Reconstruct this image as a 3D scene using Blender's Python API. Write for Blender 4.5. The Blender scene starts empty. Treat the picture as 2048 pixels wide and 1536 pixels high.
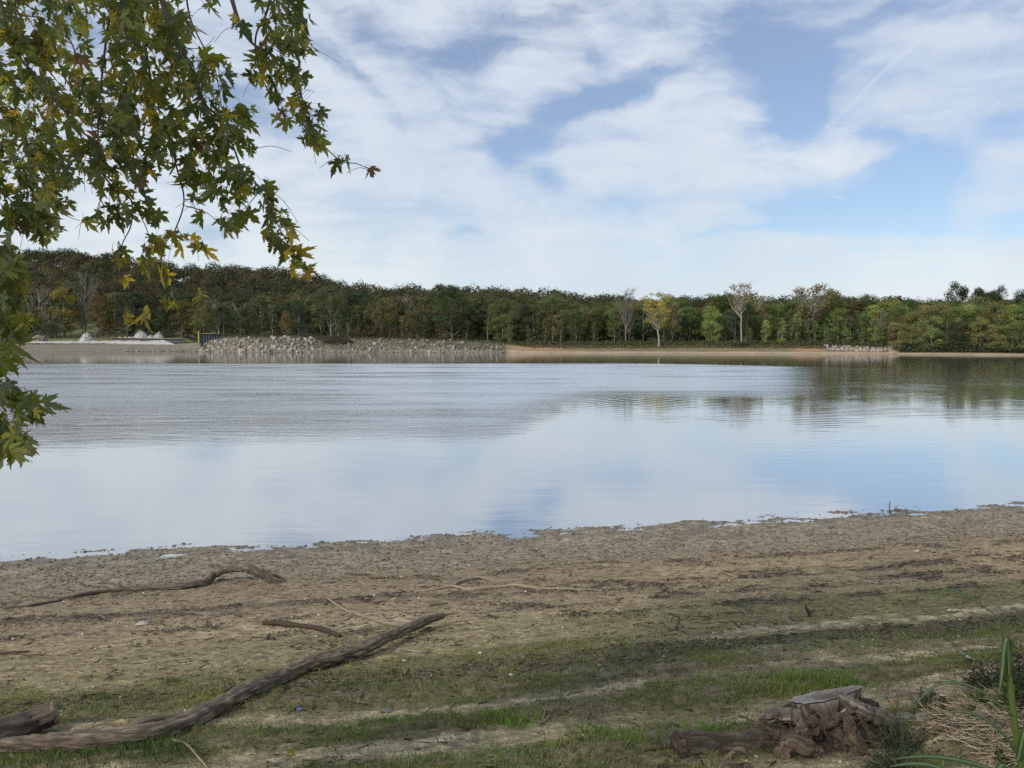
import bpy, math, random
import numpy as np
from math import radians, sin, cos, pi

# ------------------------------------------------------------------ camera, sky, sun
SC = bpy.context.scene
F = 1547.0                       # focal length in photo pixels (photo 2048 wide)
PITCH = math.atan(85 / F)
CZ = 3.6                         # eye height above the water
cam_d = bpy.data.cameras.new("camera")
cam = bpy.data.objects.new("camera", cam_d)
SC.collection.objects.link(cam)
cam.location = (0, 0, CZ)
cam.rotation_euler = (pi / 2 - PITCH, 0, 0)
cam_d.sensor_width = 36
cam_d.lens = 36 * F / 2048
cam_d.clip_start = 0.05
cam_d.clip_end = 20000
SC.camera = cam
SC.render.engine = "CYCLES"
SC.view_settings.view_transform = "Standard"
SC.view_settings.look = "None"
SC.view_settings.exposure = 0.0
SC.view_settings.gamma = 1.0
SC.cycles.max_bounces = 6
SC.cycles.diffuse_bounces = 2
SC.cycles.transparent_max_bounces = 4
SC.cycles.use_denoising = False

SUN_EL, SUN_AZ = 33.0, 222.0     # azimuth clockwise from +Y
sdir = (sin(radians(SUN_AZ)) * cos(radians(SUN_EL)), cos(radians(SUN_AZ)) * cos(radians(SUN_EL)), sin(radians(SUN_EL)))
sun_d = bpy.data.lights.new("sun", "SUN")
sun_d.energy = 3.0
sun_d.angle = radians(4)
sun_d.color = (1.0, 0.90, 0.76)
sun = bpy.data.objects.new("sun", sun_d)
SC.collection.objects.link(sun)
from mathutils import Vector
sun.rotation_euler = Vector(sdir).to_track_quat("Z", "Y").to_euler()

world = bpy.data.worlds.new("World")
SC.world = world
world.use_nodes = True


class NT:
    """small helper round a node tree"""
    def __init__(s, tree):
        s.t = tree
        s.n = tree.nodes
        s.l = tree.links
    def new(s, ty, **kw):
        n = s.n.new(ty)
        for k, v in kw.items():
            setattr(n, k, v)
        return n
    def put(s, sock, v):
        if v is None:
            return
        if isinstance(v, bpy.types.NodeSocket):
            s.l.new(v, sock)
        else:
            if hasattr(sock, "default_value"):
                try:
                    sock.default_value = v
                except Exception:
                    sock.default_value = tuple(v) + (1.0,) if len(tuple(v)) == 3 else v
    def m(s, op, a, b=None, c=None, clamp=False):
        n = s.new("ShaderNodeMath", operation=op, use_clamp=clamp)
        s.put(n.inputs[0], a); s.put(n.inputs[1], b)
        if c is not None: s.put(n.inputs[2], c)
        return n.outputs[0]
    def v(s, op, a, b=None, out=0):
        n = s.new("ShaderNodeVectorMath", operation=op)
        s.put(n.inputs[0], a)
        if b is not None: s.put(n.inputs[1], b)
        return n.outputs[out]
    def comb(s, x, y, z=0.0):
        n = s.new("ShaderNodeCombineXYZ")
        s.put(n.inputs[0], x); s.put(n.inputs[1], y); s.put(n.inputs[2], z)
        return n.outputs[0]
    def sep(s, a):
        n = s.new("ShaderNodeSeparateXYZ"); s.put(n.inputs[0], a)
        return n.outputs
    def noise(s, vec, scale, detail=4.0, rough=0.5, dist=0.0, col=False):
        n = s.new("ShaderNodeTexNoise")
        s.put(n.inputs["Vector"], vec)
        n.inputs["Scale"].default_value = scale
        n.inputs["Detail"].default_value = detail
        n.inputs["Roughness"].default_value = rough
        n.inputs["Distortion"].default_value = dist
        return n.outputs["Color"] if col else n.outputs[0]
    def mix(s, f, a, b, mode="MIX"):
        n = s.new("ShaderNodeMix", data_type="RGBA", blend_type=mode)
        s.put(n.inputs[0], f); s.put(n.inputs[6], a); s.put(n.inputs[7], b)
        return n.outputs[2]
    def ramp(s, f, a, b, interp="SMOOTHSTEP"):
        n = s.new("ShaderNodeMapRange", interpolation_type=interp)
        s.put(n.inputs[0], f)
        n.inputs[1].default_value = a; n.inputs[2].default_value = b
        return n.outputs[0]


def px_dir(px, py):
    """azimuth and elevation (radians) of a photo pixel"""
    u = (px - 1024) / F; v = (768 - py) / F
    y = cos(PITCH) + v * sin(PITCH); z = -sin(PITCH) + v * cos(PITCH)
    return math.atan2(u, y), math.atan2(z, math.hypot(u, y))


def build_sky():
    w = NT(world.node_tree)
    w.n.clear()
    out = w.new("ShaderNodeOutputWorld")
    bg = w.new("ShaderNodeBackground")
    bg.inputs[1].default_value = 0.1
    w.l.new(bg.outputs[0], out.inputs[0])
    sky = w.new("ShaderNodeTexSky", sky_type="NISHITA", sun_disc=False)
    sky.sun_elevation = radians(SUN_EL)
    sky.sun_rotation = radians(SUN_AZ)
    sky.air_density = 1.0
    sky.dust_density = 0.6
    sky.ozone_density = 1.6
    tc = w.new("ShaderNodeTexCoord")
    d = w.v("NORMALIZE", tc.outputs["Generated"])
    x, y, z = w.sep(d)
    az = w.m("ARCTAN2", x, y)
    el = w.m("ARCSINE", z)
    ae = w.comb(az, el)
    # high cloud layer seen in perspective, for the wisps
    zz = w.m("ADD", w.m("MAXIMUM", z, 0.0), 0.16)
    pl = w.comb(w.m("DIVIDE", x, zz), w.m("DIVIDE", y, zz))
    # warp of the coverage map
    wob = w.v("SUBTRACT", w.noise(ae, 5.0, 5, 0.58, col=True), (0.5, 0.5, 0.5))
    aw = w.v("ADD", ae, w.v("MULTIPLY", wob, (0.17, 0.11, 0)))
    blobs = [  # px, py, rx, ry (photo pixels), tilt degrees, weight (blue gaps)
        (904, 106, 75, 55, 30, .55), (1003, 78, 65, 26, 10, .55), (1530, 95, 120, 75, -20, .8),
        (1400, 30, 100, 42, -5, .45), (1610, 165, 50, 90, -8, .75), (1236, 172, 95, 26, 12, .75), (1150, 215, 75, 24, 22, .8),
        (1050, 288, 75, 36, 15, .95), (1010, 318, 50, 30, 0, .6), (1095, 372, 40, 26, 20, .65), (1703, 400, 130, 46, 5, .95),
        (1600, 430, 95, 34, 0, .8), (1835, 325, 80, 24, -18, .9), (1767, 269, 50, 16, -20, .6), (1840, 395, 60, 62, 0, .75),
        (1576, 215, 70, 34, 25, .7), (1880, 25, 90, 26, -12, .5), (1378, 523, 60, 13, 10, .4), (925, 460, 28, 11, 5, .5),
        (1484, 467, 80, 8, 3, .5), (176, 75, 70, 60, 0, .75), (480, 212, 80, 30, -20, .7), (390, 470, 60, 16, 0, .5),
        (640, 110, 90, 22, -35, .4), (700, 30, 120, 30, -30, .35), (780, 430, 220, 30, 3, .3), (1250, 410, 140, 26, 0, .28),
        (2010, 440, 60, 24, 5, .45), (1990, 110, 80, 20, -10, .25), (60, 480, 70, 12, 0, .3), (1700, 60, 90, 60, 20, .35),
        (1300, 505, 100, 12, 4, .22), (640, 560, 140, 10, 2, .22), (1960, 520, 120, 9, 2, .15), (1180, 105, 80, 16, -35, .3),
        (860, 180, 60, 12, -40, .22), (760, 210, 90, 12, -45, .25), (1120, 30, 70, 16, 20, .35),
        (-400, 200, 240, 90, 10, .7), (2500, 250, 260, 90, -10, .7), (1100, -260, 420, 110, 5, .6), (-100, -300, 300, 120, 20, .6), (2100, -300, 300, 120, -10, .6),
    ]
    tot = None
    for px, py, rx, ry, tilt, wt in blobs:
        a0, e0 = px_dir(px, py)
        n = w.new("ShaderNodeMapping", vector_type="TEXTURE")
        n.inputs["Location"].default_value = (a0, e0, 0)
        n.inputs["Rotation"].default_value = (0, 0, radians(tilt))
        n.inputs["Scale"].default_value = (rx / F * 1.15, ry / F * 1.15, 1)
        w.l.new(aw, n.inputs[0])
        r2 = w.v("DOT_PRODUCT", n.outputs[0], n.outputs[0], out=1)
        g = w.m("MULTIPLY", w.m("POWER", 0.36, r2), wt * .82)
        tot = g if tot is None else w.m("ADD", tot, g)
    # wisps: streaky noise in the layer's own plane, plus soft billows
    mp = w.new("ShaderNodeMapping"); mp.inputs["Rotation"].default_value = (0, 0, radians(-38)); mp.inputs["Scale"].default_value = (0.75, 1.5, 1)
    w.l.new(pl, mp.inputs[0])
    wisp = w.noise(mp.outputs[0], 1.5, 9, 0.62, 1.1)
    mp2 = w.new("ShaderNodeMapping"); mp2.inputs["Scale"].default_value = (1.0, 1.5, 1)
    w.l.new(aw, mp2.inputs[0])
    soft = w.noise(mp2.outputs[0], 7.0, 7, 0.60, 0.4)
    cov = w.m("SUBTRACT", 0.89, tot)
    cov = w.m("ADD", cov, w.m("MULTIPLY", w.m("SUBTRACT", wisp, 0.53), 0.9))
    cov = w.m("ADD", cov, w.m("MULTIPLY", w.m("SUBTRACT", soft, 0.52), 0.95))
    mp3 = w.new("ShaderNodeMapping"); mp3.inputs["Rotation"].default_value = (0, 0, radians(33)); mp3.inputs["Scale"].default_value = (1.0, 4.2, 1)
    w.l.new(w.v("ADD", ae, w.v("MULTIPLY", wob, (0.13, 0.10, 0))), mp3.inputs[0])
    fil = w.noise(mp3.outputs[0], 8.0, 7, 0.62, 0.15)
    cov = w.m("ADD", cov, w.m("MULTIPLY", w.m("SUBTRACT", fil, 0.52), w.m("ADD", .5, w.m("MULTIPLY", w.ramp(el, .05, .35), .9))))
    # contrail and small wisps
    for px, py, rx, ry, tilt, wt in [(1770, 150, 120, 4, 37, .20), (1738, 422, 60, 5, -30, .4), (1690, 395, 30, 4, -15, .3), (1720, 315, 70, 18, 8, .5)]:
        a0, e0 = px_dir(px, py)
        n = w.new("ShaderNodeMapping", vector_type="TEXTURE")
        n.inputs["Location"].default_value = (a0, e0, 0); n.inputs["Rotation"].default_value = (0, 0, radians(tilt))
        n.inputs["Scale"].default_value = (rx / F, ry / F, 1)
        w.l.new(w.v("ADD", ae, w.v("MULTIPLY", wob, (0.03, 0.03, 0))), n.inputs[0])
        r2 = w.v("DOT_PRODUCT", n.outputs[0], n.outputs[0], out=1)
        cov = w.m("ADD", cov, w.m("MULTIPLY", w.m("POWER", 0.36, r2), wt))
    cov = w.m("MULTIPLY", w.ramp(cov, 0.02, 1.0), 0.93)
    # cloud brightness: greyer undersides, lavender high up, whiter low down
    grey = w.noise(aw, 3.2, 5, 0.55, 0.3)
    cl = w.mix(w.ramp(grey, 0.32, 0.66), (6.3, 7.2, 8.3, 1), (8.3, 8.8, 9.1, 1))
    cl = w.mix(w.ramp(el, 0.30, 0.05), w.mix(0.22, cl, (5.6, 6.4, 8.4, 1)), w.mix(0.35, cl, (7.5, 8.2, 8.6, 1)))
    skc = w.mix(1.0, sky.outputs[0], (1.02, 1.12, 1.22, 1), "MULTIPLY")
    skc = w.mix(0.20, skc, (7, 7.3, 8.6, 1))
    w.l.new(w.mix(cov, skc, cl), bg.inputs[0])


build_sky()

# ------------------------------------------------------------------ helpers
rng = np.random.default_rng(7)
random.seed(7)
COL = SC.collection


def _h(ix, iy, iz):
    h = (ix.astype(np.int64) * 374761393 + iy.astype(np.int64) * 668265263 + iz.astype(np.int64) * 2147483647 + 1274126177) & 0xFFFFFFFF
    h = ((h ^ (h >> 13)) * 1274126177) & 0xFFFFFFFF
    h = ((h ^ (h >> 16)) * 2246822519) & 0xFFFFFFFF
    return ((h ^ (h >> 15)) & 0xFFFFFF) / float(0xFFFFFF)


def vn(x, y, z=None):
    """value noise 0..1"""
    if z is None:
        xi, yi = np.floor(x), np.floor(y)
        fx, fy = x - xi, y - yi
        fx = fx * fx * (3 - 2 * fx); fy = fy * fy * (3 - 2 * fy)
        zi = np.zeros_like(xi)
        a = _h(xi, yi, zi); b = _h(xi + 1, yi, zi); c = _h(xi, yi + 1, zi); d = _h(xi + 1, yi + 1, zi)
        return (a * (1 - fx) + b * fx) * (1 - fy) + (c * (1 - fx) + d * fx) * fy
    zi = np.floor(z); fz = z - zi; fz = fz * fz * (3 - 2 * fz)
    xi, yi = np.floor(x), np.floor(y)
    fx, fy = x - xi, y - yi
    fx = fx * fx * (3 - 2 * fx); fy = fy * fy * (3 - 2 * fy)
    r = 0
    for k, wz in ((0, 1 - fz), (1, fz)):
        a = _h(xi, yi, zi + k); b = _h(xi + 1, yi, zi + k); c = _h(xi, yi + 1, zi + k); d = _h(xi + 1, yi + 1, zi + k)
        r = r + wz * ((a * (1 - fx) + b * fx) * (1 - fy) + (c * (1 - fx) + d * fx) * fy)
    return r


def fbm(x, y, z=None, o=4, g=0.5):
    x = np.asarray(x, float); y = np.asarray(y, float)
    r = 0; a = 1; t = 0
    for i in range(o):
        r = r + a * vn(x + 17.3 * i, y - 9.1 * i, None if z is None else z + 3.7 * i)
        t += a; a *= g; x = x * 2.03; y = y * 2.03
        if z is not None: z = z * 2.03
    return r / t


def sm(x, a, b):
    t = np.clip((x - a) / (b - a), 0, 1)
    return t * t * (3 - 2 * t)


class Geo:
    def __init__(s):
        s.V = []; s.T = []; s.Q = []; s.n = 0; s.C = []; s.G = []
    def add(s, v, tris=None, quads=None, col=None, grain=None):
        v = np.asarray(v, float).reshape(-1, 3)
        if tris is not None and len(tris): s.T.append(np.asarray(tris, int) + s.n)
        if quads is not None and len(quads): s.Q.append(np.asarray(quads, int) + s.n)
        s.V.append(v)
        c = np.ones((len(v), 4))
        if col is not None:
            col = np.asarray(col, float)
            c[:, :3] = col[..., :3]
        s.C.append(c)
        s.G.append(np.asarray(grain, float).reshape(-1, 3) if grain is not None else v)
        s.n += len(v)
    def verts(s): return np.concatenate(s.V)
    def mesh(s, name, smooth=True):
        v = np.concatenate(s.V)
        T = np.concatenate(s.T) if s.T else np.zeros((0, 3), int)
        Q = np.concatenate(s.Q) if s.Q else np.zeros((0, 4), int)
        me = bpy.data.meshes.new(name)
        me.vertices.add(len(v)); me.vertices.foreach_set("co", v.astype(np.float32).ravel())
        idx = np.concatenate([T.ravel(), Q.ravel()]).astype(np.int32)
        st = np.concatenate([np.arange(len(T)) * 3, len(T) * 3 + np.arange(len(Q)) * 4]).astype(np.int32)
        me.loops.add(len(idx)); me.loops.foreach_set("vertex_index", idx)
        me.polygons.add(len(T) + len(Q)); me.polygons.foreach_set("loop_start", st)
        me.update(calc_edges=True)
        me.validate()
        if smooth: me.polygons.foreach_set("use_smooth", np.ones(len(me.polygons), bool))
        a = me.attributes.new("tint", "FLOAT_COLOR", "POINT"); a.data.foreach_set("color", np.concatenate(s.C).astype(np.float32).ravel())
        b = me.attributes.new("grain", "FLOAT_VECTOR", "POINT"); b.data.foreach_set("vector", np.concatenate(s.G).astype(np.float32).ravel())
        return me


def tag(o, label=None, cat=None, group=None, kind=None):
    if label: o["label"] = label
    if cat: o["category"] = cat
    if group: o["group"] = group
    if kind: o["kind"] = kind
    return o


def link(name, me, mat, parent=None):
    o = bpy.data.objects.new(name, me)
    COL.objects.link(o)
    if mat is not None and not me.materials: me.materials.append(mat)
    if parent is not None:
        o.parent = parent
        if any(parent.location): o.matrix_parent_inverse = __import__("mathutils").Matrix.Translation(-Vector(parent.location))
    return o


def empty(name, loc=(0, 0, 0)):
    o = bpy.data.objects.new(name, None); COL.objects.link(o); o.location = loc
    return o


def principled(name, col=(.5, .5, .5), rough=0.9, spec=0.3):
    m = bpy.data.materials.new(name); m.use_nodes = True
    t = NT(m.node_tree)
    b = t.n["Principled BSDF"]
    b.inputs["Base Color"].default_value = tuple(col) + (1,)
    b.inputs["Roughness"].default_value = rough
    b.inputs["Specular IOR Level"].default_value = spec
    return m, t, b


def attr(t, name, out="Color"):
    n = t.new("ShaderNodeAttribute", attribute_name=name)
    return n.outputs[out]


def bump(t, b, h, strength=0.5, dist=0.01):
    n = t.new("ShaderNodeBump"); n.inputs["Strength"].default_value = strength; n.inputs["Distance"].default_value = dist
    t.put(n.inputs["Height"], h); t.l.new(n.outputs[0], b.inputs["Normal"])


def tinted(name, rough=0.95, spec=0.15, noise_scale=40, amt=0.35, bs=0.5, bd=0.01, coord="grain"):
    """material whose colour comes from the mesh's own tint, broken up by noise"""
    m, t, b = principled(name, rough=rough, spec=spec)
    g = attr(t, coord, "Vector")
    n = t.noise(g, noise_scale, 6, 0.6)
    f = t.m("ADD", 1.0 - amt, t.m("MULTIPLY", n, 2 * amt))
    c = t.mix(1.0, attr(t, "tint"), t.comb(f, f, f), "MULTIPLY")
    t.l.new(c, b.inputs["Base Color"])
    bump(t, b, n, bs, bd)
    return m


def foliage_mat(name, objcol=False, transl=0.25, rough=0.6):
    m = bpy.data.materials.new(name); m.use_nodes = True
    t = NT(m.node_tree); t.n.clear()
    out = t.new("ShaderNodeOutputMaterial")
    b = t.new("ShaderNodeBsdfPrincipled"); b.inputs["Roughness"].default_value = rough; b.inputs["Specular IOR Level"].default_value = 0.25
    tr = t.new("ShaderNodeBsdfTranslucent")
    c = attr(t, "tint")
    if objcol:
        oi = t.new("ShaderNodeObjectInfo")
        c = t.mix(1.0, c, oi.outputs["Color"], "MULTIPLY")
    t.l.new(c, b.inputs["Base Color"])
    t.l.new(t.mix(1.0, c, (1.3, 1.35, 0.7, 1), "MULTIPLY"), tr.inputs[0])
    mx = t.new("ShaderNodeMixShader"); mx.inputs[0].default_value = transl
    t.l.new(b.outputs[0], mx.inputs[1]); t.l.new(tr.outputs[0], mx.inputs[2]); t.l.new(mx.outputs[0], out.inputs[0])
    return m


def smooth_path(pts, n):
    """Catmull-Rom through points with n samples per span; pts rows may carry radius"""
    p = np.asarray(pts, float)
    p = np.vstack([2 * p[0] - p[1], p, 2 * p[-1] - p[-2]])
    out = []
    for i in range(1, len(p) - 2):
        t = np.linspace(0, 1, n, endpoint=False)[:, None]
        a, b, c, d = p[i - 1], p[i], p[i + 1], p[i + 2]
        out.append(0.5 * ((2 * b) + (c - a) * t + (2 * a - 5 * b + 4 * c - d) * t * t + (3 * b - a - 3 * c + d) * t ** 3))
    out.append(p[-2][None])
    return np.vstack(out)


def tube(g, path, rad, seg=6, col=(.1, .1, .1), cap=True, rough=0.0, rs=6.0, squash=1.0, seed=0.0, capcol=None):
    """a tapering tube with optional bark relief; grain runs along it"""
    P = np.asarray(path, float); n = len(P)
    R = np.broadcast_to(np.asarray(rad, float), (n,)).copy()
    T = np.gradient(P, axis=0); T /= np.linalg.norm(T, axis=1)[:, None] + 1e-9
    up = np.array([0, 0, 1.0]) if abs(T[0][2]) < 0.9 else np.array([1.0, 0, 0])
    N = np.zeros_like(P); u = up - T[0] * up.dot(T[0]); u /= np.linalg.norm(u)
    for i in range(n):
        u = u - T[i] * u.dot(T[i]); u /= np.linalg.norm(u) + 1e-9
        N[i] = u
    B = np.cross(T, N)
    th = np.linspace(0, 2 * pi, seg, endpoint=False)
    L = np.concatenate([[0], np.cumsum(np.linalg.norm(np.diff(P, axis=0), axis=1))])
    ct, st = np.cos(th), np.sin(th)
    rr = np.repeat(R[:, None], seg, 1)
    if rough > 0:
        X = ct[None] * R.mean() * rs + seed; Y = st[None] * R.mean() * rs + seed; Z = L[:, None] * rs * 0.25 + 0 * X
        X = X + 0 * Z; Y = Y + 0 * Z
        rr = rr * (1 + rough * (fbm(X, Y, Z, 4, 0.6) - 0.5) * 2)
        rr = rr * (1 + rough * 0.6 * (vn(0 * Z + 3.1 * seed, L[:, None] * 2.2 / max(R.mean() * 12, .1) + 0 * X) - .5) * 2)
        if seg >= 12:
            q = 7.0 / max(R.mean(), 1e-4)
            gx = ct[None] * R.mean() * q + seed + 0 * rr; gy = st[None] * R.mean() * q + 0 * rr; gz = L[:, None] * q * .07 + 0 * rr
            gv = np.abs(fbm(gx, gy, gz, 2, .6) - .5) * 2
            rr = rr * (1 - .24 * np.clip(1 - gv * 2.6, 0, 1)) * (1 + .10 * (fbm(gx * .3 + 7, gy * .3, gz * .8, 3) - .5) * 2)
            cg = (.42 + 1.0 * np.clip(gv * 1.6, 0, 1) * (.6 + .8 * fbm(gx * .25, gy * .25, gz * 3, 2))).reshape(-1, 1)
            col = np.asarray(col)[None] * cg
    V = P[:, None] + (N[:, None] * (ct[None] * rr)[..., None] * squash + B[:, None] * (st[None] * rr)[..., None])
    grain = np.stack([ct[None] * R[:, None] + 0 * rr, st[None] * R[:, None] + 0 * rr, (L * 0.12)[:, None] + 0 * rr], -1) + seed
    i = np.arange(n - 1)[:, None] * seg; j = np.arange(seg)[None]; j2 = (j + 1) % seg
    Q = np.stack([i + j, i + j2, i + seg + j2, i + seg + j], -1).reshape(-1, 4)
    g.add(V.reshape(-1, 3), quads=Q, col=col, grain=grain.reshape(-1, 3))
    if cap:
        for e, flip in ((0, True), (n - 1, False)):
            ring = V[e]; c = ring.mean(0)
            vv = np.vstack([ring, c[None]])
            tr = [(k, (k + 1) % seg, seg) if not flip else ((k + 1) % seg, k, seg) for k in range(seg)]
            g.add(vv, tris=tr, col=capcol if capcol is not None else (col if np.ndim(col) == 1 else np.asarray(col).mean(0)), grain=vv + seed)


# ------------------------------------------------------------------ the near beach
DV = np.array([.9775, .211]); NV = np.array([.211, -.9775]); S0 = 14.08
SP = [-60, -15, -3, 0, 2, 5, 8, 10, 11.5, 14, 20, 40, 400]
ZP = [-3, -1.5, -.25, 0, .08, .42, .85, 1.15, 1.4, 1.9, 2.8, 3.2, 6]


def st_of(x, y):
    return x * NV[0] + y * NV[1] + S0, x * DV[0] + y * DV[1]


def mound(x, y):
    return 0.30 * np.exp(-(((x - 3.25) / 0.60) ** 2 + ((y - 4.40) / .52) ** 2)) + 0.16 * np.exp(-(((x - 4.2) / 0.8) ** 2 + ((y - 5.6) / .6) ** 2))


def base_h(x, y):
    x = np.asarray(x, float); y = np.asarray(y, float)
    s, t = st_of(x, y)
    z = np.interp(s, SP, ZP)
    z = z + 0.10 * (fbm(x * .35, y * .35, o=3) - .5) * sm(s, 1, 5)
    # little wave-cut terraces parallel to the water
    sw = s + 0.35 * (fbm(t * .5 + 5, s * .4, o=3) - .5)
    ph = (sw - 7.6) / 0.72
    z = z + 0.035 * (np.mod(ph, 1) ** 2 - .4) * sm(s, 7.0, 8.0) * (1 - sm(s, 11, 12)) * 0.8
    return z + mound(x, y)


def gpt(px, py, dz=0.0):
    """where the ray through a photo pixel meets the beach"""
    u = (px - 1024) / F; v = (768 - py) / F
    d = np.array([u, cos(PITCH) + v * sin(PITCH), -sin(PITCH) + v * cos(PITCH)]); d /= d[1]
    Y = np.arange(1.5, 30, .01)
    zz = CZ + d[2] * Y
    k = np.argmax(zz < base_h(d[0] * Y, Y) + dz)
    return np.array([d[0] * Y[k], Y[k], zz[k]])


def P3(px, py, Y):
    u = (px - 1024) / F; v = (768 - py) / F
    d = np.array([u, cos(PITCH) + v * sin(PITCH), -sin(PITCH) + v * cos(PITCH)]); d /= d[1]
    return np.array([d[0] * Y, Y, CZ + d[2] * Y])


def masks(x, y):
    s, t = st_of(x, y)
    w1 = fbm(t * .55 + 3, s * 1.1 + 7, o=4) - .5
    w2 = fbm(t * 2.0, s * 5.0 + 1, o=4) - .5
    w3 = fbm(t * 6.0, s * 14.0, o=3) - .5
    w4 = fbm(t * 11 + 3, s * 13 + 8, o=3, g=.65) - .5
    q = s + 0.35 * w1 * 2 + 0.10 * w2 * 2 + .10 * w4 * 2
    def band(c, hw, soft=.12): return sm(q, c - hw - soft, c - hw + soft) * (1 - sm(q, c + hw - soft, c + hw + soft))
    right = sm(t, 1.5, 5.0)
    brk = fbm(t * 1.1 + 11, s * 2.5, o=3)
    grass = band(8.12, .30) * (.85) + band(8.92, .27) * .95 + .55 * band(9.4, .3) * (brk < .5) + band(9.85, .28) + .9 * band(10.5, .22) + .55 * band(7.45, .3) * (1 - right) + sm(q, 11.0, 11.5)
    moss = band(6.7, .95, .3) * (.45 + .9 * w2 + .5 * right)
    grass = np.maximum(grass, .38 * sm(q, 7.3, 7.8))
    grass = grass * np.clip(0.75 + 1.2 * w2 + .8 * w3 + 2.6 * w4, 0.03, 1.2)
    sand = band(8.57, .13, .06) * sm(brk, .33, .46) + band(9.37, .25, .08) * sm(brk + .5 * w2, .28, .44) + .9 * band(10.2, .24, .08) * sm(1 - brk, .36, .5) + .7 * band(7.98, .07, .05) * sm(brk, .5, .6) + .55 * right * band(8.2, .25, .1) * sm(brk, .42, .56) + .5 * band(5.6, .5, .3) * sm(w1, -.1, .2) + .8 * right * band(7.4, .2)
    debris = np.clip(band(7.75, .22) * (.9 + 1.2 * w2) + 1.0 * band(4.4, .26, .08) * sm(w2, -.10, .05) + .9 * band(3.15, .18, .08) * sm(w2, -.02, .10)
                     + .9 * band(5.2, .2, .08) * sm(w2, -.02, .12) + .8 * band(6.0, .15, .08) * sm(w2, 0, .12) + .6 * sm(w2 + w4, .16, .26) * sm(q, 2, 3) * (1 - sm(q, 7, 7.5)), 0, 1)
    sand = sand * np.clip(.85 + 2.6 * w4, 0, 1)
    debris = debris * np.clip(.9 + 2.2 * w4, 0, 1)
    return dict(w4=w4, s=s, t=t, q=q, grass=np.clip(grass, 0, 1), moss=np.clip(moss, 0, 1), sand=np.clip(sand, 0, 1), debris=debris, w1=w1, w2=w2, w3=w3, right=right)


def near_h(x, y, M=None):
    if M is None: M = masks(x, y)
    s = M["s"]; t = M["t"]
    z = base_h(x, y)
    wet = 1 - sm(s, 1.6, 3.6)
    shore = 1 - sm(s, .5, 2.0)
    z = z + shore * 0.055 * (fbm(t * 1.3, s * 3.6, o=5, g=.6) - .5) * 2
    cl = fbm(t * 7, s * 9, o=3, g=.6)
    z = z + wet * (0.020 * np.clip(cl - .45, 0, 1) * 2 + 0.012 * (fbm(t * 22, s * 26, o=2) - .5)) * sm(s, -2.5, -.5)
    dry = sm(s, 1.6, 3.6)
    z = z + dry * (0.012 * (fbm(t * 5, s * 9, o=4, g=.6) - .5) * 2 + .006 * (vn(t * 30, s * 36) - .5) + .006 * sm(s, 5, 7) * (fbm(t * 28, s * 30, o=2) - .5))
    z = z + M["debris"] * 0.028 * fbm(t * 14, s * 20, o=3) + M["grass"] * 0.03 * fbm(t * 9, s * 9, o=3)
    return z


def nonuni(a, b, fa, fb, fine, coarse):
    left = []; x = fa; st = fine
    while x > a:
        st = min(st * 1.15, coarse); x -= st; left.append(x)
    right = []; x = fb; st = fine
    while x < b:
        st = min(st * 1.15, coarse); x += st; right.append(x)
    return np.concatenate([left[::-1], np.arange(fa, fb, fine), [fb], right])


def grid_faces(nu, nv):
    i = np.arange(nu - 1)[:, None] * nv; j = np.arange(nv - 1)[None]
    return np.stack([i + j, i + j + 1, i + nv + j + 1, i + nv + j], -1).reshape(-1, 4)


tt = nonuni(-260, 260, -11.5, 14.5, .032, 14)
tt = np.concatenate([tt[tt < -5.2], np.arange(-5.2, 5.4, .016), tt[tt > 5.4]])
ss = nonuni(-55, 300, -2.4, 11.2, .024, 14)
ss = np.concatenate([ss[ss < 6.5], np.arange(6.5, 11.2, .014), ss[ss > 11.2]])
Tm, Sm = np.meshgrid(tt, ss, indexing="ij")
BX = Tm * DV[0] + (Sm - S0) * NV[0]; BY = Tm * DV[1] + (Sm - S0) * NV[1]
M = masks(BX, BY)
BZ = near_h(BX, BY, M)


def mixc(a, b, f): return a + (np.asarray(b) - a) * f[..., None]


c = np.zeros(BX.shape + (3,)) + np.array([.225, .198, .158])                      # wet grey mud
c = mixc(c, [.250, .200, .140], sm(M["q"], 1.5, 3.0))                              # brown mud
c = mixc(c, [.34, .275, .175], sm(M["q"] + .5 * M["w2"], 4.3, 5.6) * .8)          # tan silt
c = mixc(c, [.36, .275, .165], np.clip(M["right"] * sm(M["q"], 2.6, 4.5) * .75, 0, 1))
c = mixc(c, [.27, .23, .165], sm(M["q"], 7.1, 7.6) * .75)
c = mixc(c, [.150, .150, .055], M["moss"] * .75)
c = mixc(c, [.58, .475, .335], M["sand"] * np.clip(.75 + 1.5 * M["w3"] + M["w2"], 0, 1))
c = mixc(c, [.080, .066, .052], M["debris"] * .85)
c = mixc(c, [.075, .078, .036], M["grass"] * .8)
c = mixc(c, [.42, .36, .26], sm(M["q"], 9.7, 10.2) * sm(M["w1"] + M["w2"], -.12, .12) * (1 - M["grass"]) * .8)
mnd = sm(mound(BX, BY), .03, .12)
c = mixc(c, [.24, .18, .12], mnd * (1 - .6 * sm(BX, 3.3, 3.8)))
c = c * (1 + .6 * M["w2"] + .5 * M["w3"] + 1.0 * M["w4"] + .7 * (fbm(M["t"] * 16, M["s"] * 30, o=2) - .5))[..., None]
c = np.clip(c * [1.10, 1.08, 1.0], .01, .9)
g = Geo(); g.add(np.stack([BX, BY, BZ], -1).reshape(-1, 3), quads=grid_faces(len(tt), len(ss)), col=c.reshape(-1, 3))

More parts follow.
